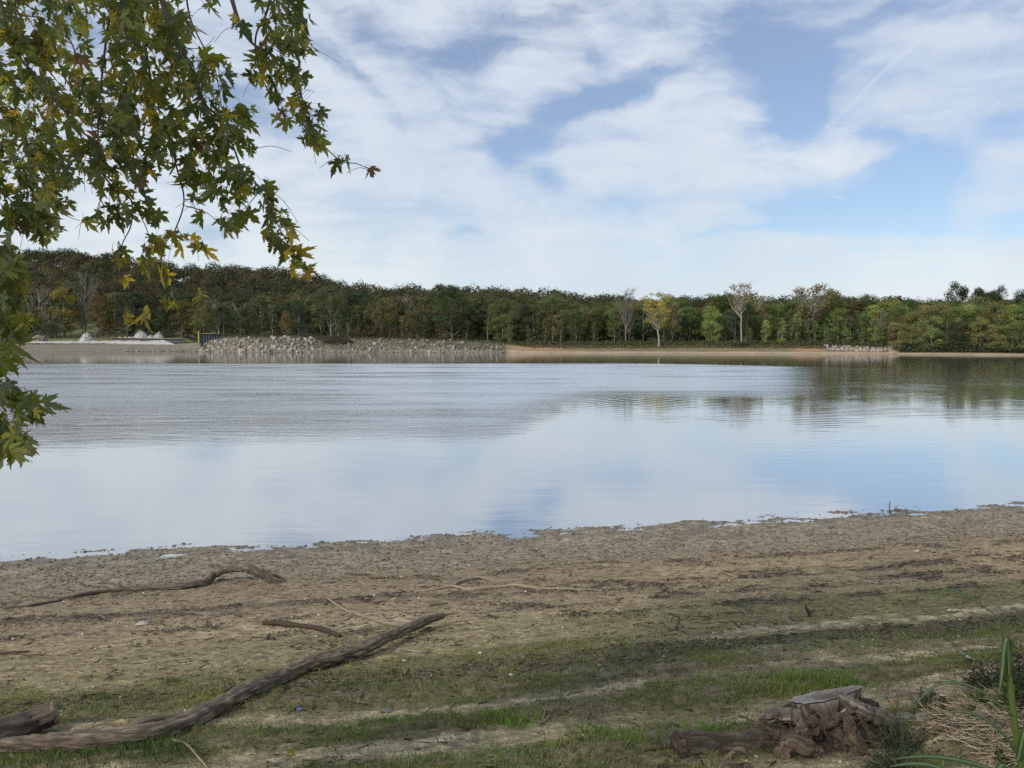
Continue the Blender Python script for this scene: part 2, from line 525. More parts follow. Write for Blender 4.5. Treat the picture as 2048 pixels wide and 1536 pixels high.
mud, t_, b_ = principled("shore mud", rough=.9, spec=.3)
geo = t_.new("ShaderNodeNewGeometry")
pos = geo.outputs["Position"]
zc = t_.sep(pos)[2]
n1 = t_.noise(pos, 55, 6, .7)
n2 = t_.noise(pos, 9, 5, .6)
n3 = t_.noise(pos, 160, 3, .6)
n4 = t_.noise(t_.v("MULTIPLY", pos, (1, 1.6, 1)), 17, 5, .75)
f = t_.m("MULTIPLY", t_.m("ADD", .62, t_.m("MULTIPLY", t_.ramp(n1, .34, .64, "LINEAR"), .76)), t_.m("ADD", .62, t_.m("MULTIPLY", t_.ramp(n4, .32, .66, "LINEAR"), .72)))
c1 = t_.mix(1.0, attr(t_, "tint"), t_.comb(f, f, f), "MULTIPLY")
wetm = t_.ramp(t_.m("ADD", zc, t_.m("MULTIPLY", n2, .05)), .075, .02)
c1 = t_.mix(t_.m("MULTIPLY", wetm, .5), c1, (.09, .08, .07, 1))
# pale shell and grit flecks
fl = t_.ramp(n3, .70, .76)
c1 = t_.mix(t_.m("MULTIPLY", fl, .5), c1, (.55, .50, .42, 1))
t_.l.new(c1, b_.inputs["Base Color"])
t_.l.new(t_.m("SUBTRACT", .92, t_.m("MULTIPLY", wetm, .62)), b_.inputs["Roughness"])
bump(t_, b_, t_.m("ADD", n1, t_.m("MULTIPLY", n4, 1.2)), 1.0, .022)
beach = link("beach", g.mesh("beach"), mud)
tag(beach, kind="structure")

# ------------------------------------------------------------------ water
wat = bpy.data.materials.new("lake water"); wat.use_nodes = True
t = NT(wat.node_tree); t.n.clear()
out = t.new("ShaderNodeOutputMaterial")
gm = t.new("ShaderNodeNewGeometry"); pos = gm.outputs["Position"]
X, Y, Z = t.sep(pos)
big = t.noise(t.v("MULTIPLY", pos, (.02, .05, 1)), 1.0, 3, .5)
big2 = t.noise(t.v("MULTIPLY", pos, (.05, .22, 1)), 1.0, 4, .6)
Yn = t.m("ADD", Y, t.m("MULTIPLY", t.m("SUBTRACT", big, .5), 44))
# the breeze ruffles the middle of the lake; it is calm at both shores and to the right
ruf = t.m("MULTIPLY", t.ramp(t.m("SUBTRACT", Yn, t.m("MULTIPLY", t.ramp(t.m("DIVIDE", X, Y), -.05, .14), 23)), 23, 46), t.ramp(t.m("ADD", t.m("ADD", Y, t.m("MULTIPLY", t.m("SUBTRACT", big2, .5), 10)), t.m("MULTIPLY", t.ramp(X, 18, 60), 28)), 131, 122))
ruf = t.m("MULTIPLY", ruf, t.m("SUBTRACT", 1.0, t.m("MULTIPLY", t.ramp(t.m("DIVIDE", X, Y), .30, .42), .93)))
ruf = t.m("MULTIPLY", ruf, t.m("ADD", .45, t.m("MULTIPLY", t.ramp(big2, .3, .6), .65)))
w1 = t.noise(t.v("MULTIPLY", pos, (1.0, 2.4, 1)), 1.5, 5, .6, .4)
w2 = t.noise(t.v("MULTIPLY", pos, (.35, 1.3, 1)), 1.0, 3, .5, .3)
amp = t.m("ADD", .0016, t.m("MULTIPLY", ruf, .05))
swell = t.m("MULTIPLY", w2, t.m("ADD", .006, t.m("MULTIPLY", ruf, .055)))
# faint curved wake lines on the right
wx = t.m("SUBTRACT", X, 26); wy = t.m("SUBTRACT", Y, 52)
dist = t.v("LENGTH", t.comb(wx, t.m("MULTIPLY", wy, 1.6)), out=1)
wk = t.m("SINE", t.m("MULTIPLY", dist, 5.0))
wkm = t.m("MULTIPLY", t.ramp(dist, 46, 30), t.m("MULTIPLY", t.ramp(Y, 20, 30), t.ramp(t.noise(pos, .12, 2), .42, .62)))
h = t.m("ADD", t.m("MULTIPLY", w1, amp), swell)
h = t.m("ADD", h, t.m("MULTIPLY", t.m("MULTIPLY", wk, wkm), .0018))
bp = t.new("ShaderNodeBump"); bp.inputs["Strength"].default_value = 1.0; bp.inputs["Distance"].default_value = 1.0
t.l.new(h, bp.inputs["Height"])
df = t.new("ShaderNodeBsdfDiffuse"); df.inputs[0].default_value = (.20, .185, .15, 1)
gl = t.new("ShaderNodeBsdfGlossy"); gl.inputs[0].default_value = (.92, .94, .96, 1)
t.l.new(t.m("ADD", .03, t.m("MULTIPLY", ruf, t.m("ADD", .15, t.m("MULTIPLY", t.ramp(t.m("DIVIDE", X, Y), -.42, .02), .12)))), gl.inputs["Roughness"])
fr = t.new("ShaderNodeFresnel"); fr.inputs[0].default_value = 1.9
t.l.new(bp.outputs[0], gl.inputs["Normal"]); t.l.new(bp.outputs[0], fr.inputs["Normal"])
mx = t.new("ShaderNodeMixShader")
t.l.new(t.m("ADD", t.m("MULTIPLY", fr.outputs[0], .5), .5, clamp=True), mx.inputs[0]); t.l.new(df.outputs[0], mx.inputs[1]); t.l.new(gl.outputs[0], mx.inputs[2]); t.l.new(mx.outputs[0], out.inputs[0])
g = Geo(); g.add([(-900, -60, 0), (900, -60, 0), (900, 420, 0), (-900, 420, 0)], quads=[(0, 1, 2, 3)])
tag(link("water", g.mesh("water"), wat), kind="structure")

# ------------------------------------------------------------------ far bank and hills
SHX = [-1500, -500, 0, 250, 400, 520, 1024, 1536, 1780, 2048, 2600, 3600]
SHY = [702, 702, 702.5, 703, 703.5, 705, 706, 707.5, 708.8, 711, 716, 722]
SHD = [CZ * F / (y - 683) for y in SHY]


def az_px(x, y): return 1024 + F * x / np.maximum(y, 1)


def shore_d(a, x):
    return np.interp(a, SHX, SHD) + 2.4 * (fbm(x * .05, x * 0 + 3, o=3) - .5)


TOPX = [-1500, 0, 110, 350, 395, 410, 460, 560, 650, 750, 860, 960, 1010, 1060, 1780, 1800, 2100, 3600]
TOPZ = [2.6, 2.6, 2.6, 2.7, 3.2, 4.3, 5.0, 4.9, 4.5, 4.4, 4.0, 3.4, 2.8, 2.6, 2.7, 1.0, .9, 1.0]
WIDX = [-1500, 350, 410, 460, 1010, 1080, 1760, 1790, 3600]
WID = [26, 22, 12, 9, 9, 12, 12, 8, 8]
RX = [-1500, -400, 0, 60, 200, 300, 400, 500, 600, 700, 750, 900, 1030, 1100, 1180, 1300, 1450, 1600, 1750, 2048, 2600, 3600]
RY = [520, 505, 509, 509, 515, 524, 530, 535, 545, 569, 577, 574, 575, 584, 597, 600, 593, 601, 598, 596, 590, 590]
RD = [800, 800, 720, 720, 720, 700, 680, 660, 620, 580, 560, 520, 520, 560, 620, 700, 760, 700, 620, 560, 600, 700]
TREE_H = 17.5


def far_h(x, y):
    x = np.asarray(x, float); y = np.asarray(y, float)
    a = az_px(x, y)
    D = shore_d(a, x)
    v = y - D
    top = np.interp(a, TOPX, TOPZ); wd = np.interp(a, WIDX, WID)
    z = np.where(v < 0, v * .12, top * sm(v, 0, wd) ** .9)
    # the sandy shelf in front of the central bank
    shelf = sm(a, 1000, 1080) * (1 - sm(a, 1770, 1790))
    zs = np.interp(v, [-30, 0, 5, 9, 14, 40], [-3, 0, .7, 1.1, 2.4, 3.0])
    z = z * (1 - shelf) + zs * shelf
    # behind the piling walls on the left the land steps up to a lawn
    lf = 1 - sm(a, 360, 400)
    z = z + lf * (2.3 * sm(v, 42.5, 45.5) + 3.6 * sm(v, 55, 125) * (1 - sm(a, 190, 340)))
    rd = np.interp(a, RX, RD); zr = CZ + (683 - np.interp(a, RX, RY)) / F * rd - TREE_H
    f = np.clip((y - (D + 70)) / (rd - D - 70), 0, 1.25)
    f = np.where(f > 1, 1 - (f - 1) * .5, f)
    hz = (zr - 3) * (f ** 1.25) * 1.0
    hz = hz + np.clip(f, 0, 1) * (1 - np.clip(f, 0, 1)) * 36 * (fbm(x * .009 + 4, y * .012, o=3) - .5)
    return z + np.maximum(hz, 0)


uu = np.concatenate([np.linspace(-1.6, -.75, 30), np.linspace(-.74, .74, 620), np.linspace(.75, 1.6, 30)])
vv = np.concatenate([np.linspace(-14, 50, 110), np.geomspace(51, 900, 120)])
U, Vv = np.meshgrid(uu, vv, indexing="ij")
D = np.interp(1024 + F * U, SHX, SHD)
FY = D + Vv; FX = U * FY
FZ = far_h(FX, FY)
FZ = FZ + .12 * (fbm(FX * .6, FY * .6, o=3) - .5) * sm(Vv, 1, 6)
A = az_px(FX, FY); vs = FY - shore_d(A, FX)
n_a = fbm(FX * .12, FY * .25, o=4); n_b = fbm(FX * .5, FY * .9, o=3)
c = np.zeros(FX.shape + (3,)) + np.array([.085, .082, .042])                       # rough grass
c = mixc(c, [.17, .155, .12], (1 - sm(vs, 18, 24)) * (1 - sm(A, 380, 420)))          # mud flat, left
c = mixc(c, [.105, .112, .052], sm(vs, 38, 44) * (1 - sm(vs, 108, 120)) * (1 - sm(A, 380, 450)))  # lawn
c = mixc(c, [.19, .17, .14], (1 - sm(vs, 8, 9.5)) * sm(A, 380, 420) * (1 - sm(A, 990, 1020)))
cs = sm(A, 1000, 1030) * (1 - sm(A, 1780, 1800))
c = mixc(c, [.36, .295, .21], cs * (1 - sm(vs, 3.0, 5)))
orange = np.clip(sm(n_a + .35 * (1 - sm(A, 1060, 1200)) + .35 * sm(A, 1560, 1620) - .1, .45, .6), 0, 1)
c = mixc(c, [.30, .20, .12], cs * sm(vs, 2.5, 5) * (1 - sm(vs, 11 + 2 * n_b, 13 + 2 * n_b)) * orange)
c = mixc(c, [.20, .17, .10], cs * sm(vs, 3, 5) * (1 - sm(vs, 11, 13)) * (1 - orange) * .8)
c = mixc(c, [.34, .28, .21], sm(A, 1785, 1800) * (1 - sm(vs, 3, 5)))
c = mixc(c, [.14, .095, .065], (1 - sm(vs, .1, .9)) * .8)
c = mixc(c, [.035, .032, .018], sm(vs, 120, 135))
c = c * (.7 + .6 * n_b)[..., None]
g = Geo(); g.add(np.stack([FX, FY, FZ], -1).reshape(-1, 3), quads=grid_faces(len(uu), len(vv)), col=c.reshape(-1, 3))
soil = tinted("bank soil", noise_scale=3.0, amt=.4, bs=.4, bd=.1)
tag(link("hills", g.mesh("hills"), soil), kind="structure")


def far_pt(px, v):
    """world point on the far land: azimuth of photo column px, v metres behind the waterline"""
    a = (px - 1024) / F
    y = np.interp(px, SHX, SHD) + v
    x = a * y
    y = shore_d(px, x) + v; x = a * y
    return np.array([x, y, float(far_h(x, y))])


# ------------------------------------------------------------------ trees
def leaf_quads(C, N, size, rg, aspect=.7):
    """quads centred at C with normals N"""
    n = len(C)
    r = rg.normal(size=(n, 3)); u = np.cross(N, r); u /= np.linalg.norm(u, axis=1)[:, None] + 1e-9
    w = np.cross(N, u)
    sz = np.broadcast_to(size, (n,))[:, None]
    u = u * sz * .5; w = w * sz * .5 * aspect
    bend = N * sz * .12
    V = np.stack([C - u, C - w * 1.0 + bend, C + u, C + w + bend], 1)
    return V.reshape(-1, 3), (np.arange(n)[:, None] * 4 + np.arange(4)[None])


def envelope(kind, h):
    """crown radius (fraction of height) at relative crown height h 0..1"""
    if kind == "round": return .33 * np.sqrt(np.clip(1 - (2 * h - 1) ** 2, 0, 1)) ** .8
    if kind == "broad": return .44 * np.sqrt(np.clip(1 - (2 * h * .93 - .86) ** 2, 0, 1)) ** .7
    if kind == "oval": return .24 * np.sqrt(np.clip(1 - (2 * h - .95) ** 2, 0, 1)) ** .7
    if kind == "column": return .15 * np.clip(1 - h, 0, 1) ** .35 * np.clip(h * 5, 0, 1) ** .5
    if kind == "cone": return .20 * np.clip(1 - h, 0, 1) ** .7 * np.clip(h * 6, 0, 1) ** .5
    if kind == "vase": return .10 + .22 * h * np.clip((1 - h) * 5, 0, 1) ** .5
    return .3 + 0 * h


def make_tree_meshes(name, kind, seed, H=16.0, bare=.22, K=34, leaves=2600, lsize=.42, blob=.085, wood=(.20, .18, .15), lean=0.0, limbs=12, twigs=0, thick=.016, tint=(1, 1, 1)):
    rg = np.random.default_rng(seed)
    # trunk
    g = Geo()
    zt = np.linspace(0, 1, 9)
    wob = np.cumsum(rg.normal(size=(9, 2)) * .010, axis=0) * H
    TP = np.column_stack([wob[:, 0] + lean * zt * H, wob[:, 1], zt * H * .93 - .5])
    tr = thick * H * (1 - zt) ** .75 + .03; tr[0] *= 1.4
    tube(g, TP, tr, 7, col=wood)
    # blobs
    hh = rg.uniform(0, 1, K) ** .85
    ang = rg.uniform(0, 2 * pi, K)
    er = envelope(kind, hh) * H
    rad = er * np.sqrt(rg.uniform(.15, 1, K)) * rg.uniform(.75, 1.12, K)
    zb = (bare + (1 - bare) * hh * .95) * H
    ctr = np.column_stack([np.cos(ang) * rad, np.sin(ang) * rad, zb])
    tx = np.interp(zb, TP[:, 2], TP[:, 0]); ty = np.interp(zb, TP[:, 2], TP[:, 1])
    ctr[:, 0] += tx; ctr[:, 1] += ty
    br = blob * H * rg.uniform(.7, 1.35, K)
    order = np.argsort(rg.uniform(size=K))[:limbs]
    for k in order:
        e = ctr[k]; z0 = max(bare * H * .7, e[2] - np.hypot(e[0], e[1]) * rg.uniform(.8, 1.6) - .6)
        s0 = np.array([np.interp(z0, TP[:, 2], TP[:, 0]), np.interp(z0, TP[:, 2], TP[:, 1]), z0])
        r0 = np.interp(z0, TP[:, 2], tr) * .55
        mid = (s0 + e) / 2 + np.array([0, 0, -.05 * H * rg.uniform(0, .6)]) + (e - s0) * [.12, .12, 0]
        pth = smooth_path([s0, mid, e + (e - mid) * .25], 4)
        tube(g, pth, np.linspace(r0, .03, len(pth)), 5, col=wood, cap=False)
        for q in range(twigs):
            f = rg.uniform(.3, 1); b0 = pth[int(f * (len(pth) - 1))]
            dr = rg.normal(size=3) * .8 + [0, 0, .9] + (e - s0) / np.linalg.norm(e - s0) * 1.1; dr /= np.linalg.norm(dr)
            L = H * rg.uniform(.05, .13)
            p2 = smooth_path([b0, b0 + dr * L * .5 + rg.normal(size=3) * .05 * L, b0 + dr * L + [0, 0, .1 * L]], 3)
            tube(g, p2, np.linspace(.035, .012, len(p2)), 3, col=wood, cap=False)
            for _ in range(3):
                i = rg.integers(2, len(p2)); d3 = dr + rg.normal(size=3) * .6; d3 /= np.linalg.norm(d3)
                tube(g, np.array([p2[i - 1], p2[i - 1] + d3 * L * .45]), [.018, .008], 3, col=wood, cap=False)
    trunk = g.mesh(name + " trunk")
    crown = None
    if leaves:
        g = Geo()
        wts = br ** 2; wts /= wts.sum()
        ki = rg.choice(K, leaves, p=wts)
        d = rg.normal(size=(leaves, 3)); d /= np.linalg.norm(d, axis=1)[:, None]
        d[:, 2] = d[:, 2] * .9 + .12
        rr = br[ki] * rg.uniform(.45, 1.1, leaves) ** .6
        C = ctr[ki] + d * rr[:, None] * [1.15, 1.15, .8]
        N = d + rg.normal(size=(leaves, 3)) * .26 + [0, 0, .30]; N /= np.linalg.norm(N, axis=1)[:, None]
        V, Q = leaf_quads(C, N, lsize * rg.uniform(.6, 1.3, leaves), rg)
        bt = rg.uniform(.75, 1.25, (K, 1)) * (1 + rg.normal(size=(K, 3)) * [.10, .04, .10])
        cc = bt[ki] * rg.uniform(.88, 1.12, (leaves, 1)) * np.asarray(tint)
        g.add(V, quads=Q, col=np.repeat(cc, 4, 0))
        crown = g.mesh(name + " crown", smooth=False)
    return trunk, crown


bark_far = tinted("tree bark", noise_scale=2, amt=.3, bs=.3, bd=.05)
crown_mat = foliage_mat("tree leaves", objcol=True, transl=.42)
KINDS = {}
def kinddef(key, n, **kw):
    KINDS[key] = [make_tree_meshes(key, seed=100 * len(KINDS) + i + 11, **kw) for i in range(n)]
grey = (.17, .155, .13); pale = (.32, .30, .26); dark = (.11, .095, .08)
kinddef("oval", 5, kind="oval", K=44, leaves=3600, lsize=.40, blob=.075, bare=.12, wood=grey)
kinddef("round", 4, kind="round", K=60, leaves=4800, lsize=.42, blob=.085, bare=.04, wood=grey, limbs=14)
kinddef("column", 4, kind="column", K=34, leaves=2600, lsize=.32, blob=.055, bare=.08, wood=grey)
kinddef("slim", 4, kind="oval", K=24, leaves=2400, lsize=.36, blob=.070, bare=.25, wood=(.20, .185, .16), thick=.009, limbs=10, twigs=2)
kinddef("broad", 2, kind="broad", K=90, leaves=8500, lsize=.42, blob=.085, bare=.16, wood=grey, limbs=18, thick=.022)
kinddef("dark", 3, kind="round", K=60, leaves=5200, lsize=.42, blob=.09, bare=.10, wood=dark, limbs=14, thick=.02)
kinddef("sparse", 3, kind="vase", K=40, leaves=1100, lsize=.38, blob=.05, bare=.30, wood=pale, limbs=26, twigs=5, thick=.013)
kinddef("bare", 3, kind="vase", K=34, leaves=260, lsize=.25, blob=.06, bare=.28, wood=(.18, .168, .148), limbs=30, twigs=9, thick=.012)
kinddef("sapling", 4, kind="cone", H=9, K=26, leaves=1500, lsize=.30, blob=.08, bare=.05, wood=grey)
kinddef("topsparse", 1, kind="vase", K=30, leaves=620, lsize=.42, blob=.045, bare=.62, wood=(.31, .295, .26), limbs=24, twigs=5, thick=.011)
kinddef("sycamore", 2, kind="vase", K=60, leaves=2500, lsize=.40, blob=.058, bare=.36, wood=(.31, .295, .26), limbs=26, twigs=4, thick=.013)
NOMH = {"sapling": 9.0}
G_ = {"green": (.060, .082, .030), "light": (.105, .125, .040), "dark": (.026, .040, .020), "olive": (.085, .082, .034), "brown": (.092, .078, .042),
      "yellow": (.155, .130, .034), "bluegreen": (.045, .070, .042), "rust": (.120, .080, .038), "purple": (.050, .038, .034), "darkolive": (.050, .055, .026)}
WORDS = {"oval": "oval-crowned", "round": "round bushy", "column": "narrow columnar", "slim": "slender pale-trunked", "broad": "broad spreading", "dark": "dense dark-trunked",
         "sparse": "thinly leaved", "bare": "nearly bare", "sapling": "low young", "topsparse": "tall top-leaved", "sycamore": "white-limbed"}
CWORD = {"green": "green", "light": "light green", "dark": "dark green", "olive": "olive", "brown": "brownish", "yellow": "yellowing", "bluegreen": "blue-green", "rust": "rusty brown",
         "purple": "purplish", "darkolive": "dark olive"}
RT = random.Random(5)
trees = []


def plant(px, v, top, kind, colour, wscale=1.0, label=None, name=None, var=None, rot=None, cj=.10, group=None):
    p = far_pt(px, v)
    ztop = CZ + (683 - top) / F * p[1]
    H = ztop - p[2]
    meshes = KINDS[kind][(RT.randrange(len(KINDS[kind])) if var is None else var)]
    nm = name or {"column": "poplar_tree", "sycamore": "sycamore_tree", "topsparse": "sycamore_tree", "bare": "bare_tree", "sapling": "young_tree"}.get(kind, "broadleaf_tree")
    r = empty(nm, tuple(p))
    nomH = NOMH.get(kind, 16.0)
    s = H / (nomH * .985)
    r.scale = (s * wscale, s * wscale, s)
    r.rotation_euler.z = RT.uniform(0, 2 * pi) if rot is None else rot
    tk = bpy.data.objects.new("trunk", meshes[0]); COL.objects.link(tk); tk.parent = r
    if not meshes[0].materials: meshes[0].materials.append(bark_far)
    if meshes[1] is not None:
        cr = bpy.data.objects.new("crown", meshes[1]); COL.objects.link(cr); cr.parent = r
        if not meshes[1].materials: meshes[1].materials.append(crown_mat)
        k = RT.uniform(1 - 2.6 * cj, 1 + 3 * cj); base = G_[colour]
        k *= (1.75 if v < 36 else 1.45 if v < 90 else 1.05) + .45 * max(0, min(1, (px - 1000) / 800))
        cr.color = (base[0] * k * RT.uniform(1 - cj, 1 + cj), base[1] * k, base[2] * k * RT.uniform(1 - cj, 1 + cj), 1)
    tag(r, label, "tree", group)
    trees.append([px, v, kind, colour, r, label is not None])
    return r


# landmark trees one can tell apart (column, metres behind the waterline, treetop row)
plant(82, 60, 572, "sparse", "brown", 1.0, "half-bare tree with a leaning pale trunk above the brown rubble heap", rot=1)
plant(132, 62, 576, "oval", "yellow", 1.0, "yellow-topped tree standing at the edge of the lawn above the white gravel strip")
plant(172, 75, 545, "bare", "brown", 1.0, "tall bare grey tree rising above the yellow-topped tree by the lawn")
plant(206, 58, 590, "round", "rust", .75, "rusty brown tree behind the pale gravel heap on the left bank")
plant(256, 62, 610, "bare", "olive", .9, "small bare tree with a broken limb beside the twin white mounds")
plant(438, 30, 596, "sparse", "brown", 1.0, "brownish thin tree with a straight pale trunk behind the blue piling wall", var=1)
plant(575, 14, 622, "round", "rust", .72, "low rusty orange round tree on the rock embankment")
plant(664, 14, 575, "broad", "darkolive", .90, "broad dark oak-like tree behind the dark bush on the rocks")
plant(905, 26, 575, "dark", "dark", 1.05, "very dark massive tree in the middle of the far bank")
plant(878, 50, 570, "oval", "olive", 1.0, "pale olive treetop rising just behind the very dark massive tree")
plant(1252, 17, 578, "bare", "olive", .95, "tall bare vase-shaped tree with a pale trunk on the central bank", var=0)
plant(1317, 12, 588, "sycamore", "yellow", 1.05, "yellowing sycamore standing alone in front of the treeline near the sand", var=0)
plant(1484, 17, 570, "topsparse", "rust", 1.0, "tall thin sycamore with a small rusty crown poking above the treeline")
plant(1617, 24, 570, "sycamore", "brown", 1.35, "tall sycamore with forked white limbs above the treeline", var=1)
plant(1757, 16, 620, "bare", "olive", .8, "bare white-trunked tree near the right end of the sandy bank", var=2)
plant(1790, 8, 640, "dark", "purple", .9, "dark purplish tree overhanging the right end of the boulder bank", name="broadleaf_tree", var=0)
plant(1905, 110, 568, "dark", "dark", .62, "dark tall tree standing highest above the right-hand treeline", var=1, cj=.03)
plant(1953, 112, 580, "dark", "dark", .6, "dark skyline tree between the highest right tree and the forked one", cj=.03)
plant(1997, 115, 575, "dark", "darkolive", .5, "narrow dark skyline tree, second highest above the right-hand woods", cj=.03)
plant(2038, 112, 583, "dark", "dark", .7, "dark skyline tree at the right edge of the view", cj=.03)
plant(1975, 120, 588, "dark", "darkolive", .8, "low wide dark skyline tree in the gap before the second highest", cj=.03)
plant(1515, 34, 592, "sparse", "rust", .8, "rusty thin tree just right of the tall thin sycamore")
plant(1660, 36, 585, "dark", "darkolive", .7, "dark treetop just right of the sycamore with forked white limbs")
plant(1735, 40, 590, "dark", "darkolive", .8, "dark round treetop midway along the right part of the treeline")
plant(1425, 22, 612, "round", "light", .8, "bright light green tree between the yellowing and the tall thin sycamores")
plant(1343, 20, 600, "slim", "olive", .9, "slender tree close behind the yellowing sycamore")

# the rest of the row along the far bank
def fill(x0, x1, step, v0, v1, t0, t1, kinds, cols, ws=(.85, 1.15)):
    x = x0
    while x < x1:
        f = (x - x0) / (x1 - x0)
        plant(x + RT.uniform(-4, 4), RT.uniform(v0, v1), t0 + (t1 - t0) * f + RT.gauss(0, 7), RT.choice(kinds), RT.choice(cols), RT.uniform(*ws) * 1.18)
        x += step * RT.uniform(.75, 1.25)

fill(-90, 110, 17, 62, 90, 600, 590, ["sparse", "dark", "oval"], ["darkolive", "dark", "brown"])
fill(-60, 60, 10, 50, 60, 620, 620, ["slim"], ["darkolive", "brown"])
fill(50, 120, 14, 52, 62, 625, 615, ["slim", "sparse"], ["darkolive", "olive"])
fill(115, 260, 26, 62, 72, 600, 600, ["sparse", "slim", "oval"], ["olive", "brown", "darkolive"])
fill(110, 420, 22, 138, 160, 600, 602, ["dark", "oval"], ["darkolive", "dark", "green", "bluegreen"])
fill(270, 480, 18, 118, 135, 616, 622, ["oval", "dark", "column"], ["darkolive", "bluegreen", "dark", "olive"])
fill(255, 410, 20, 80, 95, 612, 612, ["dark", "oval", "round"], ["darkolive", "dark", "olive"])
fill(410, 1000, 20, 60, 85, 596, 605, ["oval", "dark", "sparse"], ["darkolive", "dark", "olive", "green"])
fill(450, 640, 18, 30, 45, 612, 620, ["oval", "dark", "column"], ["darkolive", "bluegreen", "dark"])
fill(700, 860, 13, 24, 34, 632, 625, ["sapling", "column"], ["olive", "brown", "darkolive"])
fill(720, 880, 16, 36, 50, 612, 612, ["column", "sapling"], ["olive", "brown"])
fill(930, 1010, 16, 24, 34, 618, 612, ["oval", "dark", "slim"], ["darkolive", "dark"])
fill(1000, 1240, 17, 34, 50, 602, 606, ["oval", "round"], ["olive", "darkolive", "green", "brown"])
fill(1005, 1240, 16, 22, 32, 618, 622, ["slim", "oval", "round"], ["darkolive", "green", "olive"])
fill(1020, 1240, 30, 16, 20, 640, 645, ["sapling", "column"], ["green", "darkolive"])
fill(1240, 1470, 17, 34, 50, 605, 604, ["oval", "round", "dark"], ["olive", "darkolive", "green"])
fill(1240, 1480, 17, 22, 32, 622, 618, ["oval", "slim"], ["green", "darkolive", "bluegreen"])
fill(1480, 1790, 17, 32, 50, 604, 602, ["oval", "round"], ["green", "olive", "light"])
fill(1490, 1780, 17, 18, 30, 618, 616, ["oval", "slim", "column"], ["green", "light", "darkolive"])
fill(1500, 1770, 32, 14, 18, 648, 645, ["sapling"], ["green", "light"])
fill(1790, 2180, 22, 30, 50, 602, 604, ["round", "oval"], ["light", "olive", "green"], (.9, 1.2))
fill(1800, 2180, 24, 14, 24, 618, 616, ["round", "dark"], ["green", "light", "olive"], (.85, 1.1))
fill(1800, 2180, 27, 5, 10, 645, 640, ["round", "oval"], ["green", "darkolive", "olive"], (.9, 1.2))

# labels of the rest: counted off from the landmark trees
lm = [("yellowing sycamore", 1317), ("tall bare vase-shaped tree", 1252), ("tall thin sycamore", 1484), ("sycamore with forked white limbs", 1617), ("very dark massive tree", 905),
      ("broad dark oak-like tree", 664), ("low rusty orange round tree", 575), ("yellow-topped tree by the lawn", 132), ("bare white-trunked tree", 1757), ("highest right skyline tree", 1905), ("thin tree behind the piling wall", 438)]
ORD = ["", "first", "second", "third", "fourth", "fifth", "sixth", "seventh", "eighth", "ninth", "tenth", "eleventh", "twelfth"]
seen = {}
for rec in sorted(trees, key=lambda r: r[0]):
    px, v, kind, colour, r, done = rec
    if done: continue
    nm, lx = min(lm, key=lambda q: abs(q[1] - px))
    side = "right" if px >= lx else "left"
    row = "front" if v < 33 else "back" if v > 56 else "middle"
    seen.setdefault((nm, side, row), []).append((abs(px - lx), px, kind, colour, r))
for (nm, side, row), lst in seen.items():
    lst.sort(key=lambda q: q[0])
    for i, (_, px, kind, colour, r) in enumerate(lst):
        o = ORD[min(i + 1, 12)]
        r["label"] = f"{CWORD[colour]} {WORDS[kind].split()[0]} tree, {o} {side} of the {nm}, {row} row"
        r["group"] = "trees crowded along the far bank"

# the wooded hillside, far too many crowns to count
rg = np.random.default_rng(21)
pts = []
y = 270.0
while y < 840:
    sp = 8.6 + y * .0058
    xs = np.arange(-.80 * y, .80 * y, sp)
    xs = xs + rg.uniform(-.5, .5, len(xs)) * sp
    ys = y + rg.uniform(-.5, .5, len(xs)) * sp * .9
    pts.append(np.column_stack([xs, ys])); y += sp * 1.0
pts = np.vstack(pts)
a = az_px(pts[:, 0], pts[:, 1]); D = np.interp(a, SHX, SHD); vv_ = pts[:, 1] - D
rd = np.interp(a, RX, RD)
keep = (vv_ > np.where(a < 420, 155, 72)) & (pts[:, 1] < rd + 25)
keep &= ~((a > 1230) & (pts[:, 1] < rd - 130) & (rg.uniform(size=len(a)) < .8))
pts = pts[keep]; a = a[keep]; rd = rd[keep]
zz = far_h(pts[:, 0], pts[:, 1])
n = len(pts)
hgt = rg.uniform(11, 20, n); crad = hgt * rg.uniform(.30, .42, n)
LQ = 300
ki = np.repeat(np.arange(n), LQ)
d = rg.normal(size=(n * LQ, 3)); d[:, 2] = np.abs(d[:, 2]) * .9 - .15; d /= np.linalg.norm(d, axis=1)[:, None]
lump = 1 + .20 * np.sin(d[:, 0] * 5 + ki * 1.7) * np.sin(d[:, 1] * 5 + ki * 2.3) + rg.uniform(-.16, .06, n * LQ)
C = np.column_stack([pts[ki, 0], pts[ki, 1], zz[ki] + hgt[ki] * .62]) + d * lump[:, None] * np.column_stack([crad[ki], crad[ki], hgt[ki] * .40])
N = d + rg.normal(size=d.shape) * .18 + [0, 0, .15]; N /= np.linalg.norm(N, axis=1)[:, None]
V, Q = leaf_quads(C, N, rg.uniform(.8, 1.7, n * LQ), rg, .85)
pal = np.array([(.050, .052, .026), (.034, .042, .022), (.070, .060, .032), (.070, .062, .038), (.044, .056, .028), (.056, .051, .033), (.095, .088, .040)])
pr = fbm(pts[:, 0] * .012, pts[:, 1] * .02, o=3) + rg.normal(size=n) * .16
pidx = np.clip(((pr - .2) / .6 * 7).astype(int), 0, 6)
pc = pal[pidx] * rg.uniform(.75, 1.25, (n, 1))
lf = (1 - sm(a, 250, 700))[:, None]
pc = pc * (1 - lf) + (pc * [.95, .92, .92]) * lf
cc = pc[ki] * (.90 + .5 * np.clip(d[:, 2:3], 0, 1) * 0 + rg.uniform(.18, .42, (n * LQ, 1)))
g = Geo(); g.add(V, quads=Q, col=np.repeat(cc, 4, 0))
